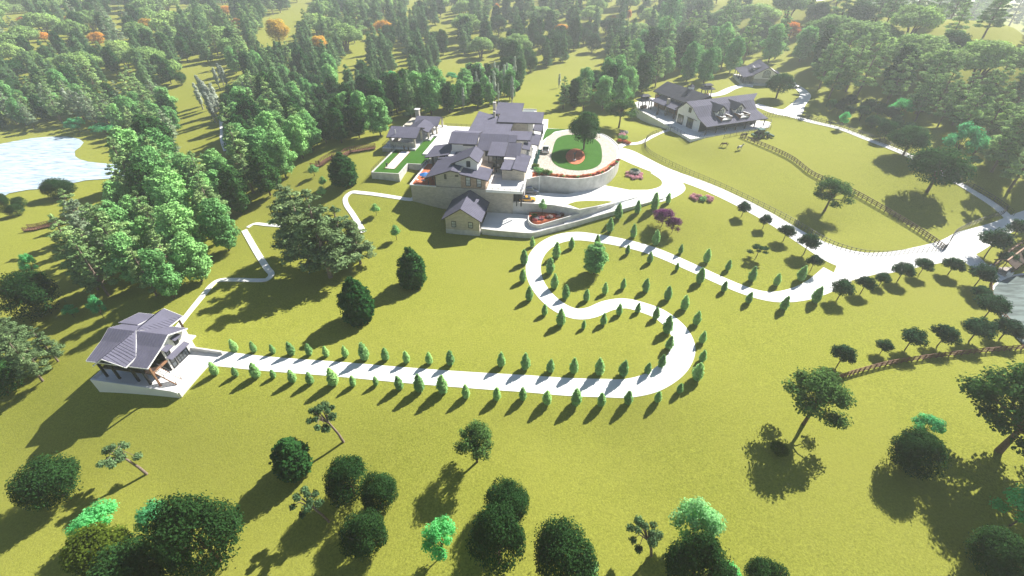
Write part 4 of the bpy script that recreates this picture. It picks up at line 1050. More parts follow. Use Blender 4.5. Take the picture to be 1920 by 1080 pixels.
# small lawn trees
for i in range(3):
    bl=[(0,0,3.3,1.5,1.5,1.2)]+blobring(6,1.35,3.0,.85,.7)+blobring(4,.7,3.9,.8,.5)
    tr=[([(0,0,-.3),(.05,.02,1.2),(0,0,2.2)],[.11,.09,.07])]
    for k in range(5):
        a=k*1.25+rng.random(); tr.append(([(0,0,1.7),(.6*math.cos(a),.6*math.sin(a),2.6),(1.1*math.cos(a),1.1*math.sin(a),3.2)],[.06,.04,.02]))
    reg('lawn_tree',leafmesh('crown',bl,3000,.19,L_lawn,shell=.6),limbs('trunk',tr,BARKM),4.8,4.3)
# open oaks
def oak(kind,w,h,mat,n,size,nb,sp,N_=2,bark=BARKM,fork=.3,flat=.65,tr0=.3,rb=.15):
    for i in range(N_):
        bl=[];tr=[([(0,0,-.4),(.1,.05,h*fork*.6),(.05,.1,h*fork)],[tr0,tr0*.75,tr0*.6])]
        for k in range(nb):
            a=2.399*k+rng.random()*.5; q=math.sqrt((k+.5)/nb); rr=w*.5*.80*q; z=h*(.93-.36*q*q)-h*.12*rng.random()-(h*.14 if k%3==0 else 0)
            r=w*rb*(.75+.5*rng.random())
            x,y=rr*math.cos(a),rr*math.sin(a); bl.append((x,y,z,r,r,r*flat))
            tr.append(([(.05,.1,h*fork*.95),(x*.35,y*.35,h*fork+(z-h*fork)*.5),(x*.8,y*.8,z-r*.2)],[tr0*.42,tr0*.25,.03]))
        reg(kind,leafmesh('crown',bl,n,size,mat,shell=.75),limbs('trunk',tr,bark,5),h,w)
oak('open_oak',9,10,L_oak,7000,.22,24,.8,3,fork=.36)
oak('big_oak',16,15,L_oak,16000,.28,42,.8,1,fork=.3,tr0=.5,rb=.11)
oak('mint_tree',5.,4.8,L_mint,3600,.17,15,.8,3,fork=.22,tr0=.12,rb=.17)
oak('pale_tree',6.,6.5,L_mintp,5000,.20,18,.8,2,fork=.25,tr0=.14,rb=.17,flat=.9)
oak('purple_tree',5,6.,L_pur,5200,.17,20,.8,2,fork=.3,tr0=.1,rb=.19,flat=.9)
oak('umbrella_tree',3.6,3.6,L_lawn,2000,.15,12,.8,1,fork=.45,tr0=.09,rb=.16,flat=.45)
# broad canopy
for i in range(3):
    w,h=15.,10.5; bl=[(0,0,6.6,5.6,5.6,2.6)]
    bl+=blobring(10,5.2,6.2,2.1,1.2)+blobring(7,3.2,8.1,1.9,.8)+blobring(3,1.2,9.0,1.6,.4)
    tr=[]
    for k in range(5):
        a=k*1.256+rng.random()*.6; x,y=math.cos(a),math.sin(a)
        tr.append(([(x*.5,y*.5,-.5),(x*1.2,y*1.2,3),(x*3.2,y*3.2,6.4)],[.3,.24,.1]))
    reg('broad_tree',leafmesh('crown',bl,10000,.42,L_olive,shell=.35,up=.9),limbs('trunk',tr,BARKM),h,w)
# tall leafy forest tree
for i in range(4):
    h=13.;w=7.6; bl=[(0,0,6.8,2.1,2.1,4.6)]
    for z in np.linspace(2.8,11.6,8):
        t=(z-1.8)/11.; r=3.0*math.sin(max(.06,min(1,t*.95+.05))*math.pi)**.55*(.85+.3*rng.random())
        nb=5 if r>1.4 else 3
        bl+=blobring(nb,r*.72,z,1.35*(1.1-.35*t),.9,.6)
    bl.append((.3*rng.normal(),.3*rng.normal(),12.1,1.0,1.0,.9))
    tr=[([(0,0,-.5),(.05,0,5),(0,0,11)],[.24,.17,.05])]
    reg('leafy_tree',leafmesh('crown',bl,7500,.33,L_bright,shell=.5),limbs('trunk',tr,BARKM),h,w)
    if i<2: reg('darkleafy_tree',leafmesh('crown',bl,7500,.33,L_deep,shell=.45),PROTO['leafy_tree'][-1][1],h,w)
# tall pines
for i in range(5):
    h=17.; bl=[]; lean=(rng.random(2)-.5)*1.2
    tr=[([(0,0,-.6),(lean[0]*.3,lean[1]*.3,6),(lean[0],lean[1],16.4)],[.34,.26,.06])]
    z=3.6+rng.random()
    while z<16.6:
        t=(z-4)/12.5; R_=3.5*(1-t)**.55*(.7+.45*rng.random())+.3
        nb=4 if t<.75 else 3
        a0=rng.random()*6.28
        for k in range(nb):
            a=a0+k*6.28/nb+rng.normal()*.3; q=R_*(.5+.5*rng.random()); x=lean[0]*z/16+q*math.cos(a); y=lean[1]*z/16+q*math.sin(a)
            r=(1.35-.75*t)*(.75+.5*rng.random()); zz=z+.3*rng.normal()
            bl.append((x,y,zz,r,r,r*.42))
            tr.append(([(lean[0]*z/16,lean[1]*z/16,z-.5),(x,y,zz-.15)],[.09*(1.2-t),.03]))
        z+=1.05
    bl.append((lean[0],lean[1],16.6,.5,.5,.6))
    if i<3: reg('dark_pine',leafmesh('crown',bl+[(x*.5,y*.5,z_,r*.8,r*.8,r*.5) for x,y,z_,r,_,_ in bl[::2]],7500,.25,L_dkp,shell=.8,up=.8,aspect=1.9),limbs('trunk',tr,BARKP,5),17.,7.4)
    for kk,mt in (('pine',L_pine),) + ((('grey_pine',L_pineg),) if i<3 else ()):
        reg(kk,leafmesh('crown',bl,6500,.27,mt,shell=.8,up=.8,aspect=1.9),limbs('trunk',tr,BARKP,5),17.,7.4)
for i in range(3):
    h=15.; bl=[]; z=1.6
    while z<14.4:
        t=z/15.; R_=3.0*(1-t)**.75+.25
        for k in range(5 if t<.7 else 3):
            a=rng.random()*6.28; q=R_*(.45+.35*rng.random()); r=(.5+R_*.32)*(.8+.4*rng.random()); bl.append((q*math.cos(a),q*math.sin(a),z+.3*rng.normal(),r,r,r*.55))
        z+=.95
    bl.append((0,0,14.5,.4,.4,.7))
    reg('fir',leafmesh('crown',bl,6000,.28,L_fir,shell=.6,up=.7,aspect=1.8),limbs('trunk',[([(0,0,-.6),(0,0,7),(0,0,14.4)],[.26,.18,.04])],BARKM,5),15.,6.2)
# bonsai-like small pines with bare bending trunks
for i in range(3):
    s=1 if i!=1 else -1
    top=Vector((-2.6,.3,4.6))
    tr=[([(0,0,-.3),(-.6,.1*s,1.5),(-1.5,.2*s,3.0),tuple(top)],[.26,.22,.18,.1])]; bl=[]
    for k in range(11):
        a=k*2.4+i; q=.6+1.9*math.sqrt(k/11.); x,y=top.x+q*math.cos(a)-.2,top.y+q*math.sin(a); z=5.2-.32*q+rng.normal()*.25-(1.3 if k in(4,8) else 0)
        r=.75*(.75+.5*rng.random()); bl.append((x,y,z,r,r,r*.5)); tr.append(([(-1.7,.2*s,3.3),((top.x+x)/2,(top.y+y)/2,4.7),(x,y,z-.1)],[.11,.07,.03]))
    reg('scrub_pine',leafmesh('crown',bl,2600,.20,L_scrub,shell=.8,up=.6,aspect=1.7),limbs('trunk',tr,BARKP),6.4,4.8)
# silver poplar
for i in range(2):
    bl=[(.15*math.sin(z*2),.15*math.cos(z*3),z,.75*(1.15-abs(z-7)/9),.75*(1.15-abs(z-7)/9),.7) for z in np.linspace(3.2,12.4,13)]
    reg('poplar',leafmesh('crown',bl,2200,.22,L_grey,shell=.7),limbs('trunk',[([(0,0,-.5),(0,0,6),(0,0,12.5)],[.2,.15,.03])],BARKW),13.,1.9)
# autumn
dense('autumn_tree',7.,9.,5.,L_aut,6500,.28,.17,2,shell=.5)
dense('orange_tree',4.6,7.,3.8,L_red,3500,.28,.17,2,shell=.5)
# conical young tree + shrubs
for i in range(2):
    bl=[(0,0,2.2,.9,.9,1.0)]+blobring(5,.55,1.9,.55,.8)+[(0,0,3.0,.5,.5,.5)]
    reg('young_tree',leafmesh('crown',bl,1500,.14,L_bright,shell=.5),limbs('trunk',[([(0,0,-.2),(0,0,2)],[.06,.04])],BARKM),3.6,2.2)
def shrub(kind,mat,n=500,size=.12):
    bl=[(0,0,.35,.55,.55,.35)]+blobring(5,.4,.35,.3,.1)
    reg(kind,leafmesh('crown',bl,n,size,mat,shell=.6),None,.75,1.3)
for k,mt in (('pink_shrub',L_pink),('white_shrub',L_white),('green_shrub',L_bright),('orange_shrub',L_orng),('teal_shrub',L_teal),('crimson_shrub',L_wine),('yellow_shrub',L_yel)): shrub(k,mt)
CAT={'cypress':'cypress','pine':'pine tree','grey_pine':'pine tree','scrub_pine':'pine tree','dark_pine':'pine tree'}
NAME={'cypress':'cypress','pine':'pine_tree','grey_pine':'pine_tree','scrub_pine':'scrub_pine','bush_tree':'round_tree','deep_tree':'deciduous_tree','yellow_bush':'round_tree','shade_tree':'shade_tree','ovoid_tree':'ovoid_tree','lawn_tree':'lawn_tree','open_oak':'oak_tree','big_oak':'oak_tree','mint_tree':'light_green_tree','pale_tree':'light_green_tree','purple_tree':'purple_tree','umbrella_tree':'umbrella_tree','broad_tree':'broad_canopy_tree','leafy_tree':'leafy_tree','darkleafy_tree':'leafy_tree','dark_pine':'pine_tree','poplar':'poplar','fir':'fir_tree','autumn_tree':'autumn_tree','orange_tree':'autumn_tree','young_tree':'young_tree'}
TREES=[]
def plant(kind,x,y,z,h,w,label,group=None,rot=None,cat=None,var=None,tilt=None):
    lst=PROTO[kind]; i=(rng.integers(len(lst)) if var is None else var)%len(lst)
    cr,tr,h0,w0=lst[i]; nm=NAME.get(kind,kind)
    rz=rng.random()*6.28 if rot is None else rot
    s=(w/w0,w/w0,h/h0)
    if tr is None:
        o=bpy.data.objects.new(nm,cr); COL.objects.link(o); o.location=(x,y,z); o.rotation_euler=(0,0,rz); o.scale=s
        tag(o,label,cat or 'shrub',group); return o
    e=bpy.data.objects.new(nm,None); COL.objects.link(e); e.location=(x,y,z); e.rotation_euler=(tilt[0] if tilt else 0,tilt[1] if tilt else 0,rz); e.scale=s; e.empty_display_size=.2
    for n_,me in (('crown',cr),('trunk',tr)):
        c=bpy.data.objects.new(n_,me); COL.objects.link(c); c.parent=e
    tag(e,label,cat or CAT.get(kind,'tree'),group); TREES.append((x,y,w)); return e
def size_at(u,v,vt,wpx=None,base=None):
    g=base or G(u,v)
    lo,hi=0,58
    for _ in range(40):
        m=(lo+hi)/2
        if proj(g[0],g[1],g[2]+m)[1]>vt: lo=m
        else: hi=m
    h=lo
    w=None
    if wpx: w=wpx*proj(g[0],g[1],g[2]+h*.5)[2]/F
    return g,h,w
def T_(kind,u,v,vt,wpx,label,group=None,rot=None,var=None,crown=True,hscale=1.):
    g,h,w=size_at(u,v,vt,wpx)
    # the outline's top in the picture belongs to the far rim of a wide crown
    h*=hscale
    return plant(kind,g[0],g[1],g[2],h,w,label,group,rot,var=var)
# ------------------------------------------------ cypress rows
Z8=lambda x,y:(340+x/3.556,600+y/3.556)
Z6=lambda x,y:(900+x/3,360+y/3)
Z3=lambda x,y:(640+x/3,720+y/3)
rows={
 'on the near side of the straight drive':[Z8(*p[:2])+(Z8(0,p[2])[1],) for p in [(232,362,280),(368,374,312),(505,380,285),(618,384,330),(748,412,332),(865,422,345),(1020,430,322),(1150,438,370),(1300,434,375),(1455,458,372),(1590,470,365),(1745,480,368),(1898,515,432)]]+[Z3(*p[:2])+(Z3(0,p[2])[1],) for p in [(875,88,20),(1020,87,20),(1155,110,35),(1318,112,28),(1460,120,50),(1610,108,38),(1775,100,40),(1898,48,-5)]],
 'on the far side of the straight drive':[Z8(*p[:2])+(Z8(0,p[2])[1],) for p in [(362,208,128),(490,212,142),(615,220,160),(738,228,145),(858,232,158),(970,240,172),(1098,245,172),(1225,262,153),(1365,265,183),(1505,282,205),(1655,290,212),(1795,297,205)]]+[Z6(*p[:2])+(Z6(0,p[2])[1],) for p in [(120,978,902),(255,993,908),(395,1012,940),(525,1015,935),(668,1020,935),(802,1032,947),(940,1020,960),(1018,982,915),(1060,882,810)]],
 'on the outer edge of the lower bend':[Z6(*p[:2])+(Z6(0,p[2])[1],) for p in [(1215,1052,960),(1246,952,888),(1246,848,782),(1213,745,670),(1145,660,580),(1052,605,528),(928,560,485),(802,545,485),(700,572,508),(596,612,545)]],
 'on the inner edge of the lower bend':[Z6(*p[:2])+(Z6(0,p[2])[1],) for p in [(1048,790,697),(985,715,648),(885,678,622),(780,692,628),(692,745,680),(582,768,720)]],
 'outside the left loop of the drive':[Z6(*p[:2])+(Z6(0,p[2])[1],) for p in [(452,748,658),(362,692,630),(277,610,530),(240,505,432),(248,405,322),(294,308,250)]],
 'inside the left loop of the drive':[Z6(*p[:2])+(Z6(0,p[2])[1],) for p in [(480,598,522),(418,542,460),(393,458,370),(428,370,282),(513,318,252),(658,298,238)]],
 'on the lower side of the upper drive lane':[Z6(*p[:2])+(Z6(0,p[2])[1],) for p in [(827,350,295),(952,398,335),(1105,440,395),(1232,510,425),(1367,560,500),(1505,625,560),(1702,662,585),(1880,620,530)]],
 'on the upper side of the upper drive lane':[Z6(*p[:2])+(Z6(0,p[2])[1],) for p in [(728,225,145),(858,255,180),(985,295,212),(1125,345,292),(1270,395,318),(1390,440,380),(1522,500,420),(1662,525,457),(1797,497,412)]],
 'in the row below the ramp wall':[Z6(*p[:2])+(Z6(0,p[2])[1],) for p in [(775,148,60),(883,118,45),(978,97,2),(1055,62,0)]]}
start={'on the near side of the straight drive':'from the cottage','on the far side of the straight drive':'from the cottage','on the outer edge of the lower bend':'counting up from the straight','on the inner edge of the lower bend':'counting up from the straight','outside the left loop of the drive':'counting up from its bottom','inside the left loop of the drive':'counting up from its bottom','on the lower side of the upper drive lane':'from the left','on the upper side of the upper drive lane':'from the left','in the row below the ramp wall':'from the left'}
for rn,lst in rows.items():
    for i,(u,v,vt) in enumerate(lst):
        g,h,w=size_at(u,v,vt+1.5); h*=1.02
        plant('cypress',g[0],g[1],g[2],h,max(.95,h*.47),'green cypress %s, %s %s'%(rn,ORD[i],start[rn]),'cypresses lining the winding drive')
# ------------------------------------------------ lawn trees
Z5=lambda x,y:(1280+x/3,360+y/3)
lt=[(330,138,55,80,'first from the pink bushes beside the upper drive'),(450,205,125,72,'second from the pink bushes beside the upper drive'),(565,275,185,95,'third from the pink bushes beside the upper drive'),(680,350,235,118,'fourth from the pink bushes beside the upper drive'),(718,445,355,88,'at the tip of the grass wedge, beside the last cypress'),
(868,605,497,125,'first from the left in the row below the drive junction'),(1000,570,477,105,'second from the left in the row below the drive junction'),(1105,525,457,85,'third from the left in the row below the drive junction'),(1208,500,398,115,'fourth from the left in the row below the drive junction'),(1328,465,375,100,'fifth from the left in the row below the drive junction'),(1492,463,372,115,'sixth from the left in the row below the drive junction'),
(1640,530,410,140,'beside the path to the pond bridge'),(1655,602,535,105,'left of the pond bridge fence, smaller one'),(1690,712,587,172,'large one beside the left rim of the pond'),(1610,840,715,165,'large one below the pond, left of two'),(1780,830,722,155,'large one below the pond, right of two'),
(1430,868,757,142,'fourth from the left above the timber rail fence'),(1250,888,772,142,'third from the left above the timber rail fence'),(1110,910,838,95,'small, second from the left above the timber rail fence'),(870,975,867,130,'first from the left above the timber rail fence'),
(1700,362,212,160,'largest on the grass island by the right drive'),(1850,262,158,125,'behind the grass island tree at the right edge'),(1800,425,342,110,'under the pond bridge roof, left side'),(1905,420,330,80,'at the right picture edge behind the pond bridge')]
for x,y,t_,w_,lb in lt:
    T_('lawn_tree',*Z5(x,y),Z5(0,t_)[1],w_/3,'dark ball-crowned lawn tree %s'%lb,'dark lawn trees along the drives')
T_('umbrella_tree',*Z5(410,372),Z5(0,288)[1],36,'small flat-topped dark tree alone on the upper lawn')
# ------------------------------------------------ individual trees
S=[('bush_tree',118,930,862,104,'dark round bushy tree alone at the far lower left'),
('bush_tree',412,1052,925,134,'largest dark round bushy tree, lower left of the photo'),
('bush_tree',285,1118,1030,140,'dark round bushy tree cut by the bottom edge, left of the largest one'),
('yellow_bush',212,1055,992,96,'yellowish green round bush under the mint tree, lower left'),
('ovoid_tree',556,882,815,70,'stout dark egg-shaped tree beside the small leaning pine'),
('bush_tree',664,925,862,86,'dark round tree, upper left of a cluster of three'),
('bush_tree',716,950,888,72,'dark round tree, right one of a cluster of three'),
('bush_tree',692,1028,962,82,'dark round tree, bottom one of a cluster of three'),
('bush_tree',952,965,905,84,'dark round tree, topmost of three near the bottom centre'),
('bush_tree',936,1055,955,108,'dark round tree, left of three near the bottom centre'),
('bush_tree',1052,1085,985,118,'dark round tree, right of three near the bottom centre'),
('bush_tree',1292,1105,1010,118,'dark round tree at the bottom edge behind the pale green tree'),
('bush_tree',1702,875,815,95,'dark round tree in the shade of the big oak'),
('bush_tree',1846,1062,1008,104,'dark round tree in the lower right corner'),
('bush_tree',1425,1112,1064,90,'dark tree top just showing at the bottom edge, right of centre'),
('ovoid_tree',674,598,520,66,'tall dark egg-shaped tree above the straight drive, nearer one'),
('ovoid_tree',775,533,463,56,'tall dark egg-shaped tree above the straight drive, farther one'),
('ovoid_tree',648,345,285,54,'dark cone-shaped tree near the boardwalk'),
('scrub_pine',276,889,838,54,'small leaning pine with bare pinkish trunk, lower left'),
('scrub_pine',645,829,760,48,'small leaning pine with bare trunk below the straight drive'),
('scrub_pine',618,978,922,48,'small grey pine beside the dark cluster, bottom left'),
('scrub_pine',1222,1042,980,54,'small grey pine left of the pale green tree at the bottom'),
('scrub_pine',1380,1118,1075,50,'grey pine top poking in at the bottom edge'),
('mint_tree',204,1002,952,86,'mint green tree right behind the yellowish bush'),
('mint_tree',308,992,941,60,'small mint green tree between the yellowish bush and largest dark tree'),
('mint_tree',832,1040,965,70,'mint green tree below the open-crowned oak, bottom centre'),
('mint_tree',1726,818,774,50,'small mint green bush above the shaded dark tree, right'),
('mint_tree',1892,985,918,92,'mint green tree at the lower right edge'),
('pale_tree',1292,1012,935,88,'pale green tree at the bottom, right of centre'),
('pale_tree',1085,1100,1045,72,'pale green tree poking up at the bottom edge, centre'),
('mint_tree',1352,1098,1055,52,'mint green bush at the bottom edge under the pale green tree'),
('open_oak',895,866,798,80,'open-crowned oak on the lower meadow, centre'),
('open_oak',1506,795,698,124,'open-crowned leaning oak on the meadow at the right'),
('big_oak',1872,846,700,235,'huge oak at the right edge casting a big shadow'),
('open_oak',1545,396,331,76,'spreading oak in the paddock beside the timber fence'),
('open_oak',1160,240,178,62,'open-crowned tree behind the oval forecourt'),
('shade_tree',1094,282,211,61,'dense round tree on the oval lawn'),
('shade_tree',1455,184,136,52,'dense round tree in front of the guest house'),
('shade_tree',1738,360,277,100,'largest dense round tree in the far paddock corner'),
('shade_tree',1693,291,238,70,'dense dark tree beside the pale track, right of the paddock'),
('leafy_tree',1113,513,455,50,'leafy green tree inside the loop of the drive'),
('purple_tree',1240,425,389,42,'purple-leaved tree on the upper lawn, left of two'),
('purple_tree',1259,437,404,30,'purple-leaved tree on the upper lawn, right of two'),
('young_tree',706,404,381,18,'small bright round tree nearest the footpath loop'),
('young_tree',744,450,420,19,'small bright round tree alone on the open lawn'),
('young_tree',608,352,330,16,'small bright shrub tree near the cone-shaped tree, upper'),
('young_tree',606,370,348,17,'small bright shrub tree near the cone-shaped tree, lower'),
('young_tree',590,330,308,20,'small bright shrub tree beside the boardwalk'),
('dark_pine',620,520,355,112,'tall dark pine in the middle clump, front one'),
('dark_pine',585,500,350,108,'tall dark pine in the middle clump, left one'),
('dark_pine',650,500,388,88,'tall dark pine in the middle clump, right of centre'),
('dark_pine',676,495,412,62,'slim pine at the right of the middle clump'),
('dark_pine',560,470,345,76,'tall pine at the back left of the middle clump'),
('bush_tree',78,590,517,98,'dark round tree on the slope left of the woods'),
('bush_tree',118,370,335,52,'dark round tree on the lake shore'),
('bush_tree',12,392,364,26,'dark round bush on the left edge by the lake'),
('bush_tree',35,404,384,28,'dark round bush below the lake, nearer of two'),
('bush_tree',42,388,370,26,'dark round bush below the lake, farther of two'),
('autumn_tree',527,88,34,46,'big golden autumn tree on the far hillside'),
('autumn_tree',604,106,66,34,'golden autumn tree right of the biggest one'),
('autumn_tree',719,72,38,38,'golden autumn tree above the central woods'),
('autumn_tree',1052,66,45,30,'golden autumn tree in the woods behind the mansion'),
('autumn_tree',428,30,10,26,'golden autumn tree near the top, left'),
('autumn_tree',448,54,34,20,'golden autumn tree just below another near the top, left'),
('autumn_tree',188,86,60,30,'golden autumn tree in the hazy woods above the lake'),
('autumn_tree',86,78,60,24,'golden autumn tree far left in the haze'),
('autumn_tree',284,66,34,30,'pale golden autumn tree in the haze, right of the lake woods'),
('orange_tree',1478,74,40,34,'orange autumn tree behind the guest house, larger'),
('orange_tree',1495,66,48,18,'orange autumn tree behind the guest house, smaller'),
('orange_tree',1150,44,28,10,'small orange autumn tree, left of two above the mansion woods'),
('orange_tree',1178,38,18,10,'small orange autumn tree, right of two above the mansion woods'),
('orange_tree',932,22,5,9,'small orange tree at the top, centre'),
('orange_tree',48,40,32,30,'orange autumn tree in thick haze, top left'),
('orange_tree',132,44,30,16,'small orange autumn tree in thick haze, top left'),
('mint_tree',1680,226,182,42,'vivid mint green tree behind the small saplings, right'),
('mint_tree',1785,300,224,56,'vivid mint green tree behind the large paddock tree, left of two'),
('mint_tree',1818,300,248,40,'vivid mint green tree behind the large paddock tree, right of two'),
('mint_tree',1820,312,292,28,'low mint green bush at the edge of the right woods'),
('mint_tree',1576,240,206,20,'small mint green tree among the right saplings'),
('mint_tree',150,247,218,36,'mint green tree on the far shore of the lake, left'),
('mint_tree',200,252,230,44,'mint green bush on the far shore of the lake, right'),
('mint_tree',736,150,131,20,'mint green tree behind the pavilion woods, left of three'),
('mint_tree',755,150,132,20,'mint green tree behind the pavilion woods, middle of three'),
('mint_tree',848,152,134,22,'mint green tree in the woods behind the mansion'),
('mint_tree',70,552-35,470+3,26,'light green bush on the lake slope, larger'),
('mint_tree',50,508,495,14,'light green bush on the lake slope, smaller'),
('mint_tree',196,597,553,26,'green bush in the shade below the left woods'),
('mint_tree',140,595,572,26,'green bush in the shade right of the dark round tree'),
('broad_tree',1612,103,38,112,'broad olive tree at the left end of the hazy upper right crowns'),
('broad_tree',1705,134,62,116,'broad olive tree in the middle of the hazy upper right crowns'),
('broad_tree',1828,153,73,122,'largest broad olive tree of the hazy upper right crowns, trunks showing'),
('broad_tree',1548,94,26,96,'broad olive tree above the orange tree behind the guest house'),
('broad_tree',1415,52,6,88,'broad olive tree at the top, above the guest house wood')]
S=[s for s in S if s[5]]
for k,u,v,vt,w_,lb in S:
    hs=1.0
    g,h,w=size_at(u,v,vt,w_)
    if k in('bush_tree','yellow_bush','ovoid_tree','mint_tree','pale_tree') and v>800: 
        # steep view: find height so the crown's far rim reaches the top of the outline
        s_=math.sin(math.atan2(H,math.hypot(g[0],g[1]))); h=max(2.2,h*.86)
    if k=='mint_tree' and lb.startswith('low'): pass
    rot=None
    if k=='scrub_pine': rot=0
    plant(k,g[0],g[1],g[2],max(h,1.2),w,lb,None,rot,var=(1 if lb.startswith('small grey') else None))
PPL=[(142,216,165,'of the lakeside stand'),(150,214,168,'of the lakeside stand'),(157,217,178,'of the lakeside stand'),(163,213,172,'of the lakeside stand'),(171,219,182,'of the lakeside stand'),(190,219,190,'of the lakeside stand'),(200,215,192,'of the lakeside stand'),
(409,224,160,'beside the pale track'),(404,230,172,'beside the pale track'),(402,215,152,'beside the pale track'),(395,206,148,'beside the pale track'),(388,196,140,'beside the pale track'),(413,212,155,'beside the pale track'),(381,205,155,'beside the pale track'),
(427,164,122,'behind the pale track'),(420,160,118,'behind the pale track'),(412,166,126,'behind the pale track'),(467,194,153,'in the group right of the track'),(482,192,160,'in the group right of the track'),(497,205,170,'in the group right of the track'),(510,208,172,'in the group right of the track'),
(378,42,12,'in the pale stand near the top left'),(366,40,14,'in the pale stand near the top left'),(354,42,15,'in the pale stand near the top left'),(343,44,20,'in the pale stand near the top left'),
(876,48,22,'on the central hillside'),(884,52,26,'on the central hillside'),(1048,165,138,'in the clearing behind the mansion'),(1280,112,80,'above the barn')]
cnt={}
for u,v,vt,w_ in PPL:
    cnt[w_]=cnt.get(w_,0)+1
for u,v,vt,w_ in PPL:
    g,h,w=size_at(u,v,vt); plant('poplar',g[0],g[1],g[2],h,h*.25,'slim silvery poplar %s'%w_,'silvery poplars '+w_)
# ------------------------------------------------ woods
def pip(u,v,poly):
    return inpoly(u,v,poly)
CLEAR=[[(0,0),(42,0),(42,14),(18,24),(0,16)],[(45,76),(110,72),(110,84),(45,86)],[(205,30),(250,27),(252,36),(210,42)],
[(175,172),(205,152),(268,130),(275,145),(255,165),(190,176)],[(30,150),(72,148),(64,170),(38,172)],
[(345,172),(362,150),(420,140),(470,150),(470,165),(400,195),(402,300),(335,305),(330,210)],[(480,68),(500,42),(520,30),(560,8),(600,-5),(600,20),(570,50),(566,66),(545,90),(520,92),(500,94)],
[(640,118),(680,92),(690,70),(702,60),(700,80),(690,100),(660,130),(620,160)],[(735,92),(762,85),(762,115),(742,115)],
[(780,72),(812,50),(842,30),(860,36),(870,62),(862,92),(846,105),(838,120),(900,108),(955,112),(930,135),(880,135),(860,160),(846,172),(815,150),(805,150),(830,115),(845,80),(820,60),(790,78)],
[(750,20),(790,0),(800,5),(782,25)],[(960,188),(985,150),(1010,140),(1060,115),(1085,100),(1150,105),(1145,118),(1100,150),(1060,160),(1020,200)],[(1205,88),(1216,82),(1216,100),(1202,112)],
[(1855,66),(1925,58),(1925,85),(1900,95),(1880,120),(1862,110),(1850,80)],[(1740,160),(1790,150),(1845,150),(1850,165),(1800,172),(1745,175)],[(1700,22),(1738,22),(1735,36),(1712,36)],
[(300,168),(420,150),(425,185),(395,215),(300,170)],[(0,248),(130,244),(160,246),(230,255),(245,262),(245,300),(262,312),(0,420)],
[(410,205),(428,205),(430,290),(408,290)]]
KLAB={'dark_pine':'dark layered pine','fir':'conical fir','leafy_tree':'bright green leafy tree','darkleafy_tree':'dark green leafy tree','pine':'layered pine','grey_pine':'grey-green layered pine','broad_tree':'broad-crowned olive green tree','bush_tree':'small dark round tree','poplar':'slim silvery poplar','deep_tree':'dark green bushy tree','mint_tree':'small mint green tree','open_oak':'open-crowned dark tree','orange_tree':'orange autumn tree','autumn_tree':'golden autumn tree'}
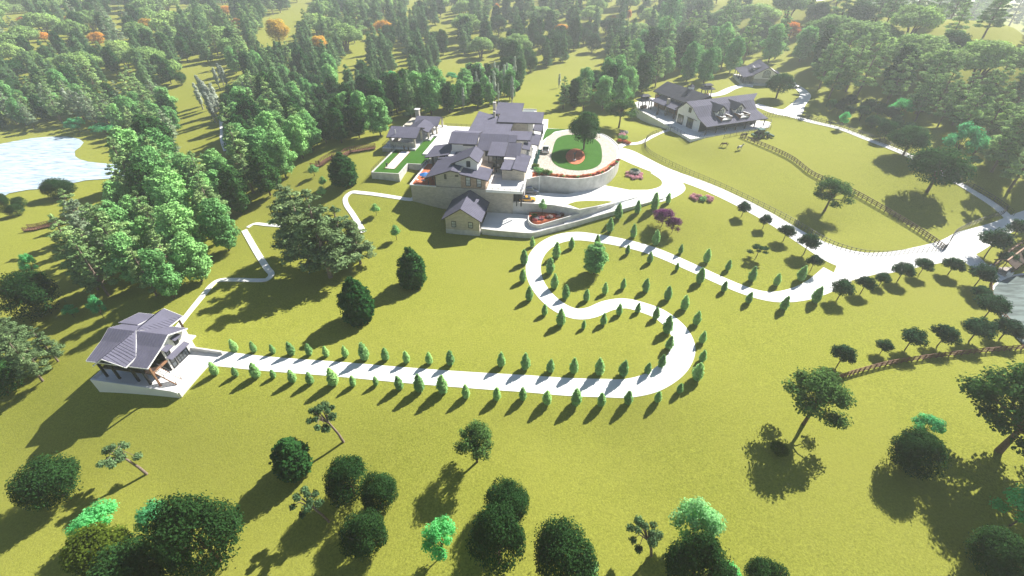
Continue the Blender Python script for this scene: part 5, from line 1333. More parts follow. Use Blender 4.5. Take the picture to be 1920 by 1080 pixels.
REG=[ # name, polygon of tree bases (pixels), spacing in metres, kind weights, height range
('in the wood left of the pavilion',[(640,270),(700,250),(730,262),(700,232),(845,212),(850,190),(720,185),(640,200),(590,215),(560,250),(585,290)],4.6,{'darkleafy_tree':3,'leafy_tree':3,'fir':1,'deep_tree':2},(9,13)),
('in the leafy belt above the boardwalk',[(560,300),(590,295),(560,230),(500,230),(450,250),(440,300),(500,350),(530,350)],4.8,{'leafy_tree':4,'darkleafy_tree':3,'fir':1,'pine':1},(10,14)),
('in the leafy belt beside the white zigzag path',[(455,425),(510,375),(520,345),(440,300),(400,310),(390,350),(420,400),(440,430)],4.8,{'leafy_tree':5,'pine':2,'darkleafy_tree':1},(10,14)),
('in the big wood between lake and zigzag path',[(440,440),(400,300),(330,312),(285,350),(262,385),(235,405),(235,430),(260,450),(330,460),(400,470)],5.0,{'leafy_tree':3,'pine':5,'darkleafy_tree':1},(11,15)),
('at the lower corner of the big left wood',[(410,525),(435,470),(400,440),(270,440),(240,480),(235,545),(270,555),(340,560),(390,545)],4.8,{'leafy_tree':6,'pine':2},(9,12.5)),
('among pines left of the lake wood',[(165,560),(215,560),(215,470),(165,440)],6.5,{'pine':5,'grey_pine':1},(9,12)),
('in the shaded corner left of the cottage',[(-40,760),(70,730),(130,680),(60,640),(-40,640)],5.5,{'dark_pine':5,'deep_tree':2},(8,11)),
('among the trees on the far lake shore',[(0,245),(60,242),(140,235),(230,245),(300,280),(330,300),(340,240),(300,190),(150,180),(0,200)],6.2,{'leafy_tree':3,'pine':3,'grey_pine':2,'darkleafy_tree':2},(8,11)),
('in the woods between track and hillside',[(420,290),(470,300),(560,235),(640,205),(640,150),(560,120),(460,120),(420,150),(430,220)],6.0,{'pine':1,'fir':3,'darkleafy_tree':2,'deep_tree':2,'leafy_tree':1,'broad_tree':1},(9,13)),
('on the hillside above the lake',[(0,200),(150,180),(300,190),(345,165),(330,120),(200,110),(0,120)],7.5,{'broad_tree':4,'fir':2,'deep_tree':1,'darkleafy_tree':1},(9,12)),
('in the hazy woods at the far left',[(-120,120),(330,115),(330,40),(-120,30)],8.6,{'broad_tree':6,'darkleafy_tree':2,'fir':1,'grey_pine':1},(9,12)),
('in the faintest haze along the top left',[(-150,30),(400,36),(400,-30),(-150,-30)],11.0,{'broad_tree':5,'darkleafy_tree':2},(10,13)),
('on the wooded slope at upper left of centre',[(330,120),(480,118),(560,118),(640,140),(700,110),(700,50),(560,40),(400,40),(335,60)],7.0,{'pine':1,'fir':4,'broad_tree':3,'darkleafy_tree':1,'deep_tree':1},(9,13)),
('on the skyline slope at top centre',[(400,40),(560,40),(700,50),(900,45),(900,-25),(400,-30)],10.0,{'broad_tree':3,'fir':2,'deep_tree':1,'pine':1,'darkleafy_tree':1},(10,13)),
('on the central hillside of dark firs',[(640,190),(720,185),(850,190),(850,110),(900,100),(900,45),(700,50),(690,140)],6.3,{'fir':5,'deep_tree':2,'broad_tree':2,'darkleafy_tree':1},(8,12)),
('in the wood right behind the mansion roofs',[(835,215),(880,208),(930,196),(1000,200),(1010,170),(960,150),(860,160),(830,190)],5.0,{'leafy_tree':5,'darkleafy_tree':3,'poplar':1},(9,12)),
('in the wood behind the oval forecourt',[(1000,205),(1100,210),(1160,205),(1190,180),(1180,150),(1090,155),(1030,165)],6.2,{'darkleafy_tree':2,'leafy_tree':4,'pine':4,'deep_tree':1},(9,14)),
('in the bright wood behind the barn',[(1160,200),(1210,170),(1250,155),(1330,160),(1370,140),(1380,120),(1240,100),(1180,130)],5.6,{'leafy_tree':5,'darkleafy_tree':3,'pine':3},(10,14)),
('in the dark woods above the forecourt',[(900,150),(1000,150),(1180,150),(1240,120),(1240,70),(1000,60),(900,70)],6.8,{'darkleafy_tree':3,'pine':1,'fir':2,'broad_tree':3,'deep_tree':3},(9,13)),
('in the hazy woods at top centre right',[(900,65),(1000,58),(1240,68),(1400,60),(1400,-30),(900,-25)],9.0,{'broad_tree':3,'pine':1,'darkleafy_tree':1,'deep_tree':1,'fir':1},(10,13)),
('in the tall wood above the guest house',[(1240,105),(1380,120),(1480,118),(1560,110),(1500,70),(1400,60),(1240,68)],6.4,{'pine':5,'leafy_tree':2,'darkleafy_tree':1,'deep_tree':1},(11,16)),
('in the pine wood right of the guest house',[(1490,150),(1560,190),(1640,205),(1760,245),(1760,200),(1620,130),(1500,118)],5.4,{'pine':7,'darkleafy_tree':1},(10,14)),
('in the pine wood behind the far paddock',[(1760,250),(1800,290),(1860,330),(1925,400),(1980,400),(1980,240),(1860,200),(1760,195)],5.8,{'pine':6,'darkleafy_tree':2,'deep_tree':1},(10,14)),
('in the hazy broad-crowned wood upper right',[(1480,95),(1600,112),(1720,155),(1880,190),(1960,180),(1960,120),(1840,110),(1700,60),(1560,40),(1420,45)],9.0,{'broad_tree':7,'pine':1,'deep_tree':1},(11,14)),
('on the bare skyline at the top right',[(1560,30),(1700,60),(1790,75),(1870,75),(1890,62),(1800,50),(1700,36),(1560,-4)],7.5,{'pine':5,'grey_pine':2},(12,17)),
('at the far right edge in the haze',[(1890,110),(1990,120),(1990,60),(1915,70)],8,{'pine':3,'grey_pine':1},(12,16)),
('along the edge of the meadow right of the guest house',[(1545,205),(1660,262),(1700,262),(1690,240),(1600,205)],7.0,{'lawn_tree':3,'deep_tree':1},(4,7))]
KLAB['lawn_tree']='small dark sapling'
KINDN={}
LMK=[(u,(v+vt)/2-3,wp*.3) for k,u,v,vt,wp,lb in S if v<330 and 'pine' not in k]+[(417,225,5),(418,245,5),(419,262,5),(422,280,4),(1425,130,28),(1400,120,10),(1460,120,10),(770,240,30),(1206,185,10),(1260,165,12),(1322,172,8),(945,195,14),(1490,160,12)]
def pxbox(poly): 
    return min(p[0] for p in poly),max(p[0] for p in poly),min(p[1] for p in poly),max(p[1] for p in poly)
occ=[(x,y,w*.35) for x,y,w in TREES]
LAKEPX=[(-50,268),(60,259),(148,258),(160,268),(145,284),(150,300),(215,307),(265,312),(262,334),(200,342),(95,352),(0,371),(-50,380)]
QP=[56,72,85,95,95,85,85,46,46,40,38,36,40,33,40,42,52,56,44,35,62,74,86,66,60,60,0]
DEN=1.0
def woods():
    tot=0
    for (name,poly,sp,wts,(h0,h1)),qp in zip(REG,QP):
        ks=list(wts); pw=np.array([wts[k] for k in ks],float); pw/=pw.sum()
        placed=[]; cor=[]
        for u,v in poly:
            g=G(u,max(v,-35))
            if g: cor.append(g[:2])
        x0,x1=min(c[0] for c in cor),max(c[0] for c in cor);y0,y1=min(c[1] for c in cor),max(c[1] for c in cor)
        fails=0
        for _ in range(14000):
            x=x0+rng.random()*(x1-x0);y=y0+rng.random()*(y1-y0)
            if y<15: continue
            z=hz(x,y); u,v,d=proj(x,y,z)
            if not pip(u,v,poly) or u<-25 or u>1945 or v<1: continue
            if z<-11.85 and inpoly(x,y,lake_poly): continue
            fails+=1
            if fails>260: break
            k=ks[rng.choice(len(ks),p=pw)]
            if qp:
                mul={'fir':1.1,'pine':1.18,'grey_pine':1.1,'dark_pine':1.1,'broad_tree':.86,'deep_tree':.6,'bush_tree':.55,'open_oak':.8}.get(k,1.)
                h=qp*d/F/.88*mul*(.8+.38*rng.random())
            else: h=h0+(h1-h0)*rng.random()
            _,_,hp,wp_=PROTO[k][0]; w=wp_*h/hp*(.9+.3*rng.random())
            rr=w*(.42 if k!='poplar' else .8)*(1.42 if v<60 else 1.3 if v<140 else 1.12 if v<200 else 1.)
            hpx=h*F/d*.9
            ok=not any(pip(u,v-f*hpx,c) for c in CLEAR for f in (0,.38,.7)) and not any(pip(u,v-f*hpx,LAKEPX) for f in (0,.4,.8))
            if ok and any(abs(u-a)<.42*w*F/d+b and v-hpx<c<v-4 for a,c,b in LMK): ok=False
            if len(placed)>=(14 if 'poplar' in name else 400): break
            for (a,b,r) in placed:
                if (a-x)**2+(b-y)**2<(r+rr)**2: ok=False;break
            if ok:
                for (a,b,r) in occ:
                    if (a-x)**2+(b-y)**2<(r+rr*.7)**2: ok=False;break
            if not ok: continue
            fails=0
            placed.append((x,y,rr))
            lab='%s %s'%(KLAB[k],name)
            plant(k,x,y,z,h,w,lab,lab)
            KINDN[NAME[k]]=KINDN.get(NAME[k],0)+1
        occ.extend(placed); tot+=len(placed); print('WOODS',name,len(placed))
    print('WOODS total',tot,KINDN)
woods()
# ------------------------------------------------ fences
def gpts(px,step=2.2,dz=0):
    c=smooth([G(u,v) for u,v in px],6); c=dens([p[:2] for p in c],step)
    return [(x,y,hz(x,y)+dz) for x,y in c]
railing('timber_fence','brown timber rail fence dividing the two paddocks','fence',gpts([(1388,258),(1420,271),(1460,288),(1488,303),(1520,328),(1560,346),(1600,364),(1650,392),(1700,422),(1740,448),(1768,468)],2.4),1.35,TIMBER,3.4,(.95,.62,.3),pw=.16,rw=.10)
railing('timber_fence','brown timber rail fence below the lawn trees at the right','fence',gpts([(1568,713),(1600,702),(1660,686),(1720,676),(1790,667),(1860,660),(1925,655),(1990,650)],2.4),1.25,RWOOD,3.0,(.95,.62,.3),pw=.15,rw=.10)
railing('timber_fence','weathered timber fence on the left side of the pond','fence',gpts([(1856,532),(1856,556),(1868,580),(1886,604),(1902,624),(1925,650)],2.4),1.1,RWOOD,2.6,(.95,.6),pw=.14,rw=.09)
railing('wire_fence','long dark wire fence between main drive and paddock','fence',gpts([(1212,262),(1209,272),(1211,282),(1225,294),(1260,312),(1300,330),(1360,356),(1420,385),(1480,416),(1520,440),(1560,462),(1610,477),(1660,480),(1710,475),(1760,470),(1772,466),(1780,455),(1788,440),(1810,428),(1850,412),(1880,402),(1884,393)],2.2),1.45,DARK,3.2,(.97,.55,.15),pick=.55,pw=.09,rw=.045)
railing('wire_fence','dark wire fence on the paddock side of the pale track','fence',gpts([(1884,393),(1862,378),(1800,342),(1740,310),(1690,286),(1640,265),(1590,246),(1540,232),(1500,224),(1460,219),(1430,219)],2.2),1.4,DARK,3.2,(.97,.55,.15),pick=.6,pw=.09,rw=.045)
railing('wire_fence','dark wire fence on the outer side of the pale track','fence',gpts([(1900,405),(1872,383),(1838,362),(1788,332),(1728,299),(1660,270),(1590,243),(1530,226),(1495,217)],2.2),1.3,DARK,3.2,(.97,.55,.15),pw=.08,rw=.045)
railing('wire_fence','short dark fence between the barn porch and the horses','fence',[NF.w(x,y,hz(*NF.w(x,y)[:2])) for x,y in ((4,-21.3),(10,-20.8),(16,-20.4),(22,-20.1),(27,-20))],1.4,DARK,3.0,(.97,.5,.15),pick=.7,pw=.09)
railing('wire_fence','dark wire fence curving beside the narrow barn path','fence',gpts([(1212,262),(1222,254),(1240,248),(1262,245)],2),1.3,DARK,2.6,(.97,.5,.15),pick=.6,pw=.08)
# ------------------------------------------------ boardwalks and bridge
def boardwalk(label,px,w=2.2):
    c=gpts(px,1.6,.5); o=c[0]; t=thing('boardwalk',label,'boardwalk',o)
    d=MB(); r=MB(); p=MB(); L=[];Rr=[]
    for i,(x,y,z) in enumerate(c):
        a=c[max(0,i-1)];b=c[min(len(c)-1,i+1)];dx,dy=b[0]-a[0],b[1]-a[1];l=math.hypot(dx,dy) or 1;nx,ny=-dy/l*w/2,dx/l*w/2
        L.append((x+nx,y+ny,z));Rr.append((x-nx,y-ny,z))
    for i in range(len(c)-1):
        a0,a1,b0,b1=Vector(L[i]),Vector(L[i+1]),Vector(Rr[i]),Vector(Rr[i+1])
        for k in range(5):
            t0,t1=k/5+.02,(k+1)/5-.02
            q=[a0.lerp(a1,t0),b0.lerp(b1,t0),b0.lerp(b1,t1),a0.lerp(a1,t1)]
            if (q[1]-q[0]).cross(q[2]-q[0]).length>1e-5: d.slab([tuple(v) for v in q],.08)
    for S_ in (L,Rr):
        for i in range(len(S_)):
            x,y,z=S_[i]; p.bar((x,y,z-1.6),(x,y,z+1.05),.12)
            if i: r.bar((S_[i-1][0],S_[i-1][1],S_[i-1][2]+1.0),(x,y,z+1.0),.08,.12); r.bar((S_[i-1][0],S_[i-1][1],S_[i-1][2]+.55),(x,y,z+.55),.05,.08)
    d.build('deck',RWOOD,t,off=o); r.build('handrail',RWOOD,t,off=o); x=p.build('post',RWOOD,t,off=o)
boardwalk('red-brown timber boardwalk zigzagging into the woods left of the pavilion',[(704,279),(690,281),(672,284),(655,287),(642,296),(626,296),(612,303),(600,312),(588,312)])
boardwalk('red-brown timber boardwalk below the lake among the left pines',[(50,432),(70,430),(90,425),(118,420),(150,412),(182,402)])
boardwalk('short red-brown boardwalk piece glimpsed inside the left wood',[(200,402),(222,400),(240,393)],2.2)
def bridge():
    a=G(1872,512); b=G(1925,470)
    dx,dy=b[0]-a[0],b[1]-a[1]; L=math.hypot(dx,dy); t=thing('covered_bridge','dark timber covered bridge with white corner blocks by the pond','bridge',a,math.atan2(dy,dx))
    for y in (-1.7,1.7):
        for x in (.4,L*.33,L*.66,L): MB().box(x-.15,x+.15,y-.15,y+.15,-.4,2.5).build('post',DWOOD,t)
        for x in (.4,L*.66): MB().box(x-.45,x+.45,y-.45,y+.45,-.4,1.1).build('pier',WHITE,t)
        MB().box(0,L,y-.12,y+.12,2.3,2.6).build('beam',RWOOD,t)
        MB().box(0,L,y-.06,y+.06,1.0,1.12).box(0,L,y-.05,y+.05,.5,.6).build('railing',RWOOD,t)
    m=MB(); m.slab([(-.8,-2.1,2.6),(L+1,-2.1,2.6),(L+1,0,3.7),(-.8,0,3.7)],.15); m.build('roof',DWOOD,t)
    MB().bar((-.8,0,3.75),(L+1,0,3.75),.3,.25).build('ridge_board',WOOD,t)
    for i in range(7): MB().bar((i*L/6,0,3.65),(i*L/6,2.1,2.6),.12,.2).build('rafter',DWOOD,t)
    MB().box(-.3,L+.3,-1.5,1.5,-.1,.22).build('deck',BARKW,t)
bridge()
# ------------------------------------------------ cars
def car(name,label,c,rot,L,W_,Hh,paint,kind):
    t=thing(name,label,'car',c,rot)
    # body cross sections along x (nose at +x)
    if kind=='suv': prof=[(-L/2,.35),(-L/2,Hh*.62),(-L/2+.12,Hh*.64),(L*.22,Hh*.62),(L*.40,Hh*.56),(L/2,Hh*.48),(L/2,.35)]; top=[(-L*.46,.62),(-L*.43,1.),(L*.10,1.),(L*.24,.62)]
    elif kind=='pick': prof=[(-L/2,.4),(-L/2,Hh*.58),(L*.22,Hh*.6),(L*.40,Hh*.56),(L/2,Hh*.46),(L/2,.4)]; top=[(-L*.14,.58),(-L*.12,1.),(L*.08,1.),(L*.2,.6)]
    else: prof=[(-L/2,.28),(-L/2,Hh*.66),(-L*.30,Hh*.72),(L*.14,Hh*.64),(L*.42,Hh*.5),(L/2,Hh*.34),(L/2,.28)]; top=[(-L*.36,.70),(-L*.14,1.),(L*.02,1.),(L*.20,.62)]
    bm=bmesh.new()
    def ext(pr,w0,w1,zs_=1):
        rings=[]
        for y,ins in ((-w0,0),(-w0*1.0,.0),(w0,0)):
            pass
        k=len(pr); vs=[]
        for y,f in ((-w0,.97),(-w0*.72,1.),(w0*.72,1.),(w0,.97)):
            vs.append([bm.verts.new((x*f,y,z if z<.5 else z-(0.03 if abs(y)>w0*.9 else 0))) for x,z in pr])
        for a,b in zip(vs,vs[1:]):
            for i in range(k):
                j=(i+1)%k; bm.faces.new((a[i],a[j],b[j],b[i]))
        bm.faces.new(vs[0][::-1]); bm.faces.new(vs[-1])
    ext(prof,W_/2,0)
    bmesh.ops.recalc_face_normals(bm,faces=bm.faces)
    bmesh.ops.bevel(bm,geom=bm.edges[:],offset=.05,segments=2,affect='EDGES')
    me=bpy.data.meshes.new('body'); bm.to_mesh(me); bm.free(); me.materials.append(paint); 
    b=bpy.data.objects.new('body',me); COL.objects.link(b); b.parent=t
    g=MB(); y0=W_/2*.9;y1=W_/2*.72
    q=[(top[0][0],Hh*top[0][1],y0),(top[1][0],Hh*top[1][1],y1),(top[2][0],Hh*top[2][1],y1),(top[3][0],Hh*top[3][1],y0)]
    l=[(x,-w,z) for x,z,w in q]; r=[(x,w,z) for x,z,w in q]
    g.face(l); g.face(r[::-1])
    for i in range(3): g.face([l[i],r[i],r[i+1],l[i+1]][::-1])
    g.build('window_glass',GLASS,t)
    m=MB(); m.slab([(q[1][0]+.05,-y1,Hh+.02),(q[2][0]-.05,-y1,Hh+.02),(q[2][0]-.05,y1,Hh+.02),(q[1][0]+.05,y1,Hh+.02)],.06); m.build('roof_panel',paint,t)
    for x in (-L*.31,L*.31):
        for y in (-W_/2+.02,W_/2-.02):
            r_=.36 if kind!='low' else .33
            w=MB().tube([(x,y-.12,r_),(x,y+.12,r_)],r_,12).build('wheel',DARK,t); MB().tube([(x,y-.135,r_),(x,y+.135,r_)],r_*.55,8).build('rim',BARKW,w)
    for y in (-W_*.33,W_*.33):
        MB().box(L/2-.06,L/2+.03,y-.18,y+.18,Hh*.38,Hh*.45).build('headlight',WHITE,t); MB().box(-L/2-.03,-L/2+.05,y-.18,y+.18,Hh*.45,Hh*.53).build('taillight',RED,t)
    MB().box(L/2-.02,L/2+.05,-W_*.42,W_*.42,.3,.45).build('bumper',DARK,t)
    if kind=='pick': MB().box(-L*.48,-L*.16,-W_*.40,W_*.40,Hh*.585,Hh*.60).build('bed_cover',DARK,t)
    return t
def carpaint(n,c): 
    m,nt,b=nodes(n); b.inputs['Base Color'].default_value=(*c,1); b.inputs['Roughness'].default_value=.28; b.inputs['Coat Weight'].default_value=.5
    f=noise(nt,1.3,2); nt.links.new(ramp(nt,f,[(.3,[x*.9 for x in c]),(.7,c)]),b.inputs['Base Color']); return m
car('parked_car','yellow sports car parked on the upper court',P(989,376,4.52),R(4),4.5,1.95,1.25,carpaint('yellow_car_paint',(.75,.36,.02)),'low')
car('parked_car','dark blue off-roader parked behind the yellow sports car',P(994,362,4.52),R(-4),4.7,2.0,1.85,carpaint('navy_car_paint',(.015,.03,.075)),'suv')
car('parked_car','white pickup standing on the cobbled oval drive',MF.w(13.4,42,8.5),R(82),5.2,2.1,1.85,carpaint('white_car_paint',(.8,.8,.8)),'pick')
g=G(1487,164); car('parked_car','white car on the drive right of the guest house',(g[0],g[1],g[2]+.15),R(-50),5.0,2.0,1.8,MATS['white_car_paint'],'pick')
# tractor
def tractor():
    g=G(1426,258); t=thing('tractor','dark green tractor on the paddock beside the barn corner','tractor',g,R(10))
    gr=carpaint('green_tractor_paint',(.02,.10,.035))
    MB().box(-.6,2.0,-.45,.45,.7,1.4).box(1.2,2.1,-.4,.4,1.3,1.5).build('bonnet',gr,t)
    c=MB().box(-1.2,.3,-.6,.6,1.2,2.3).build('cab',GLASS,t); MB().box(-1.35,.45,-.72,.72,2.3,2.45).build('cab_roof',gr,t)
    for x,r_ in ((-.9,.85),(1.6,.5)):
        for y in (-.85,.85): 
            w=MB().tube([(x,y-.22,r_),(x,y+.22,r_)],r_,14).build('wheel',DARK,t); MB().tube([(x,y-.24,r_),(x,y+.24,r_)],r_*.5,8).build('rim',gr,w)
    MB().tube([(1.2,.2,1.4),(1.2,.2,2.2)],.06,6).build('exhaust_pipe',DARK,t)
    MB().box(-2.6,-1.3,-1.0,1.0,.5,1.0).build('rear_implement',gr,t)
    MB().bar((2,-.5,.8),(3.1,-.7,.5),.12).bar((2,.5,.8),(3.1,.7,.5),.12).box(3.0,3.5,-1,1,.2,.7).build('front_loader',gr,t)
    t.scale=(1.25,1.25,1.25)
tractor()
# ------------------------------------------------ skinned figures
def skin(name,verts,edges,rad,mat,root=0,sub=1):
    me=bpy.data.meshes.new(name); me.from_pydata(verts,edges,[]); o=bpy.data.objects.new(name,me); COL.objects.link(o)
    md=o.modifiers.new('skin','SKIN'); md.use_smooth_shade=True
    for i,v in enumerate(me.skin_vertices[0].data):
        r=rad[i]; v.radius=(r,r) if not isinstance(r,tuple) else r
        v.use_root=(i==root)
    s=o.modifiers.new('sub','SUBSURF'); s.levels=sub; s.render_levels=sub
    me.materials.append(mat); return o
def horse(label,c,rot,coat,mane,graze):
    # +x = head
    v=[(-.75,0,1.15),(-.3,0,1.12),(.2,0,1.12),(.6,0,1.2)]; rd=[(.28,.30),(.30,.33),(.31,.34),(.27,.33)]
    e=[(0,1),(1,2),(2,3)]
    def add(p,r,fr): v.append(p); rd.append(r); e.append((fr,len(v)-1)); return len(v)-1
    if graze: n=add((.95,0,1.05),(.16,.2),3); n=add((1.25,0,.65),(.12,.15),n); n=add((1.4,0,.35),(.11,.13),n); n=add((1.42,0,.1),(.07,.08),n)
    else: n=add((.95,0,1.5),(.15,.2),3); n=add((1.15,0,1.85),(.12,.14),n); n=add((1.4,0,1.78),(.11,.12),n); n=add((1.65,0,1.55),(.07,.08),n)
    for y in (-.17,.17):
        a=add((.6,y,.85),.13,3); a=add((.62+.04*(y>0),y,.5),.075,a); a=add((.60+.1*(y>0),y,.22),.05,a); add((.62+.1*(y>0),y,.03),.065,a)
        a=add((-.78,y,.85),.17,0); a=add((-.66,y,.62),.10,a); a=add((-.9+.12*(y>0),y,.45),.065,a); a=add((-.85+.12*(y>0),y,.2),.05,a); add((-.82+.12*(y>0),y,.03),.065,a)
    o=skin('horse',v,e,rd,coat,1,1); o.location=c; o.rotation_euler=(0,0,rot)
    m=MB(); m.tube([(-1.0,0,1.3),(-1.15,0,1.1),(-1.2,0,.6)],[.05,.09,.03],6); m.build('tail',mane,o)
    m=MB()
    if graze: m.tube([(.65,0,1.5),(1.0,0,1.3),(1.3,0,.85)],[.05,.07,.04],6)
    else: m.tube([(.65,0,1.55),(.92,0,1.78),(1.1,0,2.0)],[.05,.08,.04],6)
    m.build('mane',mane,o)
    for y in (-.07,.07):
        x,z=(1.28,.72) if graze else (1.2,2.0)
        MB().tube([(x,y,z),(x+.0,y*1.3,z+.16)],[.035,.01],5).build('ear',coat,o)
    tag(o,label,'horse'); return o
HB=plain('bay_coat',(.11,.04,.02),.6,0,.2,3); HW=plain('pale_coat',(.55,.52,.46),.6,0,.2,3); HD=plain('black_coat',(.03,.022,.02),.6,0,.2,3)
def hpos(u,v): g=G(u,v); return (g[0],g[1],g[2])
horse('brown bay horse grazing in front of the barn',hpos(1358,275),R(165),HB,HD,True)
horse('pale grey horse standing in the paddock right of the brown one',hpos(1386,281),R(20),HW,HD,False)
horse('dark horse beside the end of the timber fence at the barn',hpos(1395,257),R(190),HD,HD,True)
SK=plain('skin',(.45,.26,.18),.6,0,.05,5); HAIR=plain('dark_hair',(.03,.02,.015),.7,0,.1,8)
def person(label,c,rot,shirt,trousers,arm=.0):
    v=[(0,0,.95),(0,0,1.2),(0,.0,1.42),(0,0,1.53),(0,.01,1.66),(0,.01,1.74)]; rd=[.13,.12,(.17,.12),.06,.095,.07]; e=[(0,1),(1,2),(2,3),(3,4),(4,5)]
    def add(p,r,fr): v.append(p); rd.append(r); e.append((fr,len(v)-1)); return len(v)-1
    for s in (-1,1):
        a=add((.19*s,0,1.42),.06,2); a=add((.25*s,.04+.1*arm,1.14),.045,a); a=add((.27*s,-.08-.2*arm,.92),.035,a); a=add((.27*s,-.11-.22*arm,.84),.03,a)
        for k in range(4): add((.245*s+.018*k*s,-.13-.22*arm,.76+.008*abs(k-1)),.009,a)
        add((.235*s,-.15-.22*arm,.81),.011,a)
        a=add((.09*s,0,.85),.095,0); a=add((.11*s,-.04*s,.48),.06,a); a=add((.12*s,.02*s,.1),.042,a); add((.12*s,-.13+.02*s,.04),.04,a)
    o=skin('person',v,e,rd,SK,0,1); o.location=c; o.rotation_euler=(0,0,rot)
    MB().tube([(0,0,.92),(0,0,1.1),(0,0,1.3),(0,0,1.46),(0,0,1.5)],[.165,.15,.18,.17,.08],12).build('shirt',shirt,o,smooth=True)
    sl=MB()
    for s in (-1,1): sl.tube([(.16*s,0,1.44),(.25*s,.05+.1*arm,1.12)],[.085,.07],8)
    sl.build('sleeves',shirt,o)
    tr=MB(); 
    for s in (-1,1): tr.tube([(.08*s,0,.96),(.11*s,-.04*s,.5),(.12*s,.02*s,.12)],[.125,.09,.07],8)
    tr.build('trousers',trousers,o,smooth=True)
    MB().tube([(0,.03,1.66),(0,.035,1.75),(0,.03,1.80)],[.105,.10,.03],10).build('hair',HAIR,o)
    for s in (-1,1): MB().tube([(.12*s,.05+.02*s,.04),(.12*s,-.16+.02*s,.04)],[.05,.045],6).build('shoe',DARK,o)
    tag(o,label,'person'); return o
CL1=plain('navy_cloth',(.03,.04,.08),.8,0,.1,5); CL2=plain('brown_cloth',(.13,.08,.05),.8,0,.1,5); CL3=plain('grey_cloth',(.12,.12,.12),.8,0,.1,5)
person('person in brown clothes behind the far end of the bowling strip, left of two',MF.w(-33.2,39.2,7.52),R(170),CL2,CL3)
person('person in grey clothes behind the far end of the bowling strip, right of two',MF.w(-31.7,39.1,7.52),R(190),CL3,CL2)
person('person in dark clothes bending at the near end of the bowling strip',MF.w(-33.4,23.9,7.56),R(10),CL1,CL1,.7)
# ------------------------------------------------ statue in the oval lawn bed
t=thing('statue','dark slender statue standing in the red bed of the oval lawn','statue',MF.w(22.8,35,8.56),0)
MB().box(-.45,.45,-.45,.45,0,.5).build('plinth',WALLC,t)
BRZ=plain('bronze',(.06,.06,.055),.45,.6,.2,4)
s_=skin('figure',[(0,0,.6),(0,0,1.5),(0,0,2.2),(0,0,2.5),(-.5,0,2.5),(.5,.1,2.9),(-.15,0,.5),(.2,0,.5)],[(0,1),(1,2),(2,3),(2,4),(2,5),(0,6),(0,7)],[.16,.2,.22,.13,.07,.06,.1,.1],BRZ,1); s_.parent=t
# ------------------------------------------------ shrubs and planting
def sh(kind,x,y,z,s,label,group): plant(kind,x,y,z,.75*s,1.3*s,label,group)
def patch(lst,z,label,group,bw):
    """lst of (kind,x,y,size)"""
    for k,x,y,s in lst: sh(k,x,y,z,s,'%s %s'%(k.replace('_shrub',''),label),group+' '+k)
rr=rng.random
# ring in the oval island (u~1190,v~325)
g0=G(1190,330)
for i in range(13):
    a=i*.48; q=2.6 if i%2 else 1.7; x,y=g0[0]+q*math.cos(a),g0[1]+q*1.0*math.sin(a); sh('pink_shrub',x,y,hz(x,y),1.0+.3*rr(),'pink blossom bush in the round bed on the oval grass island','pink bushes of the round bed')
for i in range(5):
    a=i*1.25; x,y=g0[0]+1.0*math.cos(a)+.2,g0[1]+1.2+1.0*math.sin(a); sh('white_shrub',x,y,hz(x,y)+.5,1.4,'white blossom bush in the middle of the round bed','white bushes of the round bed')
sh('teal_shrub',g0[0]+.2,g0[1]+1.4,hz(g0[0],g0[1])+.6,2.0,'bluish green bush at the centre of the round bed',None)
for i,(u,v) in enumerate([(1297,371),(1303,375),(1301,368),(1330,378),(1333,374),(1327,371),(1311,370)]):
    g=G(u,v); sh('pink_shrub',*g,1.3,'pink blossom bush beside the drive above the lawn trees','pink bushes on the upper lawn')
sh('green_shrub',*G(1316,376),1.6,'small green bush between the pink bushes on the upper lawn',None)
sh('green_shrub',*G(1320,373),1.2,'small light green bush right behind another between the pink bushes',None)
# white-pink group behind forecourt
for u,v,k,s in [(1166,256,'pink_shrub',2.0),(1170,252,'white_shrub',2.2),(1168,262,'green_shrub',2.6),(1162,266,'orange_shrub',1.6),(1172,268,'orange_shrub',1.6),(1178,270,'orange_shrub',1.4)]:
    sh(k,*G(u,v),s,'%s bush in the shrub group between forecourt and barn path'%k.replace('_shrub',''),'shrub group between forecourt and barn path')
# planter
for i in range(26):
    t_=rr(); u=996+t_*60; v=409+6*(rr()-.5)*(1-t_*.8)+ (4-t_*9); k=['crimson_shrub','pink_shrub','crimson_shrub','white_shrub'][i%4]
    p=P(u,v,2.36); sh(k,p[0],p[1],2.36,.8+.3*rr(),'%s bush in the red planter bed beside the ramp'%k.replace('_shrub',''),'flowers of the planter bed '+k)
p=P(1002,406,2.36); sh('yellow_shrub',p[0],p[1],2.36,1.3,'yellow-green bush at the rounded end of the planter bed',None)
p=P(1017,402,2.4); plant('young_tree',p[0],p[1],2.3,5.0,2.2,'slim pale green tree standing in the red planter bed',None)
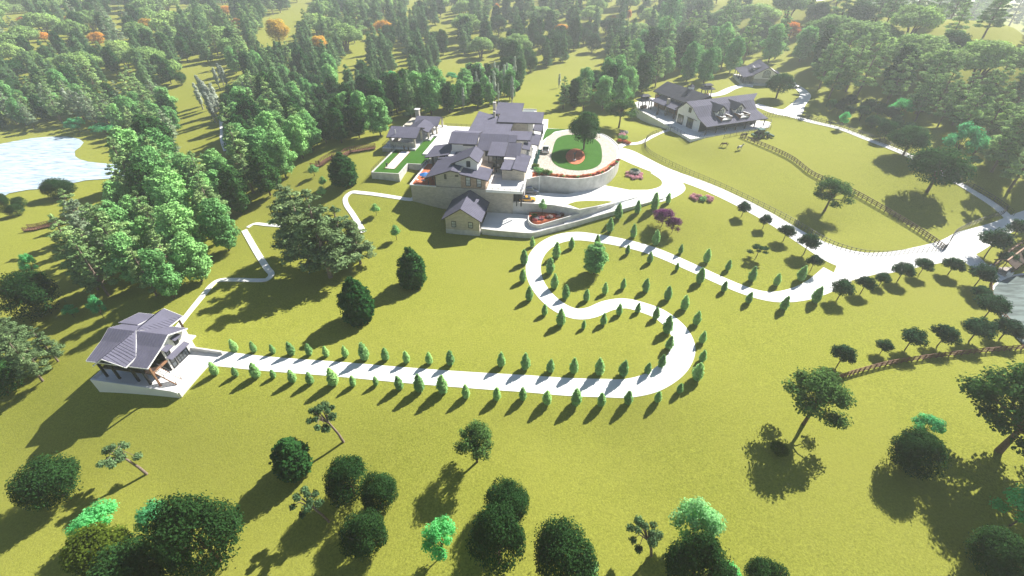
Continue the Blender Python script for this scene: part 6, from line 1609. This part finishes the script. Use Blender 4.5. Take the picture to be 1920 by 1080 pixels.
# forecourt border
wl=smooth([(11.6,22.0),(14,22.8),(19,22.1),(24,22.2),(28.3,24.5),(31.9,28.0),(34.7,33.5),(35.8,37.2)],6)
for i,p in enumerate(dens(wl,.85)):
    k='orange_shrub' if p[0]<27 else 'crimson_shrub'
    if i%5==3: k='green_shrub'
    q=MF.w(p[0]+.5*rr(),p[1]+.7*(rr()-.5),8.56); sh(k,*q,.6+.35*rr(),'small %s plant in the curved border of the forecourt'%k.replace('_shrub',''),'plants of the curved forecourt border '+k)
for i,(x,y,s) in enumerate([(13.4,23.6,2.2),(14.8,23.2,2.0),(12.2,25.4,1.7),(11.4,28,1.7),(16.0,23.4,1.5)]):
    q=MF.w(x,y,8.56); sh('yellow_shrub' if i%2 else 'green_shrub',*q,s,'leafy green bush at the mansion end of the curved border','green bushes at the border end')
for i in range(16):
    q=MF.w(11.0+.3*rr(),27+i*1.0,8.45); sh('teal_shrub',*q,.9+.3*rr(),'bluish green hedge plant beside the colonnade','hedge plants beside the colonnade')
for i in range(9):
    q=MF.w(-14.6-1.2*rr(),47+i*1.3,7.9); sh('yellow_shrub' if i%3 else 'orange_shrub',*q,1.2,'yellowish bush along the patio side of the mansion','bushes along the patio side')
plant('yellow_bush',*G(1458,848)[:2],G(1458,848)[2],1.8,2.6,'small dark shrub standing in the shadow of the leaning oak',None,cat='shrub')
# ------------------------------------------------ camera, light, air
cam=bpy.data.cameras.new('camera'); co=bpy.data.objects.new('camera',cam); COL.objects.link(co)
co.location=(0,0,H); co.rotation_euler=(math.pi/2-T,0,0); cam.sensor_width=36; cam.lens=F/1920*36; cam.clip_end=20000; cam.clip_start=.5
scene.camera=co
w=bpy.data.worlds.new('World'); scene.world=w; w.use_nodes=True
nt=w.node_tree; sky=nt.nodes.new('ShaderNodeTexSky'); sky.sky_type='NISHITA'; sky.sun_disc=False
EL,AZ=40,45
sky.sun_elevation=R(EL); sky.sun_rotation=R(90-AZ); sky.air_density=.85; sky.dust_density=.4; sky.ozone_density=1.0
nt.links.new(sky.outputs[0],nt.nodes['Background'].inputs[0]); nt.nodes['Background'].inputs[1].default_value=.05
sl=bpy.data.lights.new('sun','SUN'); sl.energy=5.0; sl.angle=R(.5); sl.color=(1,.955,.88)
so=bpy.data.objects.new('sun',sl); COL.objects.link(so)
d=Vector((-math.cos(R(EL))*math.cos(R(AZ)),-math.cos(R(EL))*math.sin(R(AZ)),-math.sin(R(EL)))); so.rotation_euler=d.to_track_quat('-Z','Y').to_euler(); so.location=(100,100,200)
hb=MB().box(-4000,4000,-2000,6000,-16,66); hm=bpy.data.materials.new('thin_haze'); hm.use_nodes=True
hn=hm.node_tree; hn.nodes.remove(hn.nodes['Principled BSDF']); pv=hn.nodes.new('ShaderNodeVolumePrincipled')
pv.inputs['Color'].default_value=(.90,.95,1,1); pv.inputs['Density'].default_value=.00041; pv.inputs['Anisotropy'].default_value=.35
hn.links.new(pv.outputs[0],hn.nodes['Material Output'].inputs['Volume'])
ho=hb.build('haze',hm); tag(ho,'pale sunlit haze thickening over the distant woods','haze',None,'stuff'); ho.display_type='WIRE'
scene.view_settings.view_transform='Standard'; scene.view_settings.look='None'; scene.view_settings.gamma=1; scene.view_settings.exposure=1.08
scene.render.engine='CYCLES'
try:
    scene.cycles.max_bounces=6; scene.cycles.diffuse_bounces=3; scene.cycles.transmission_bounces=2; scene.cycles.volume_bounces=1
    scene.cycles.volume_step_rate=4; scene.cycles.use_denoising=True
except Exception as ex: print(ex)
print('objects',len(bpy.data.objects))
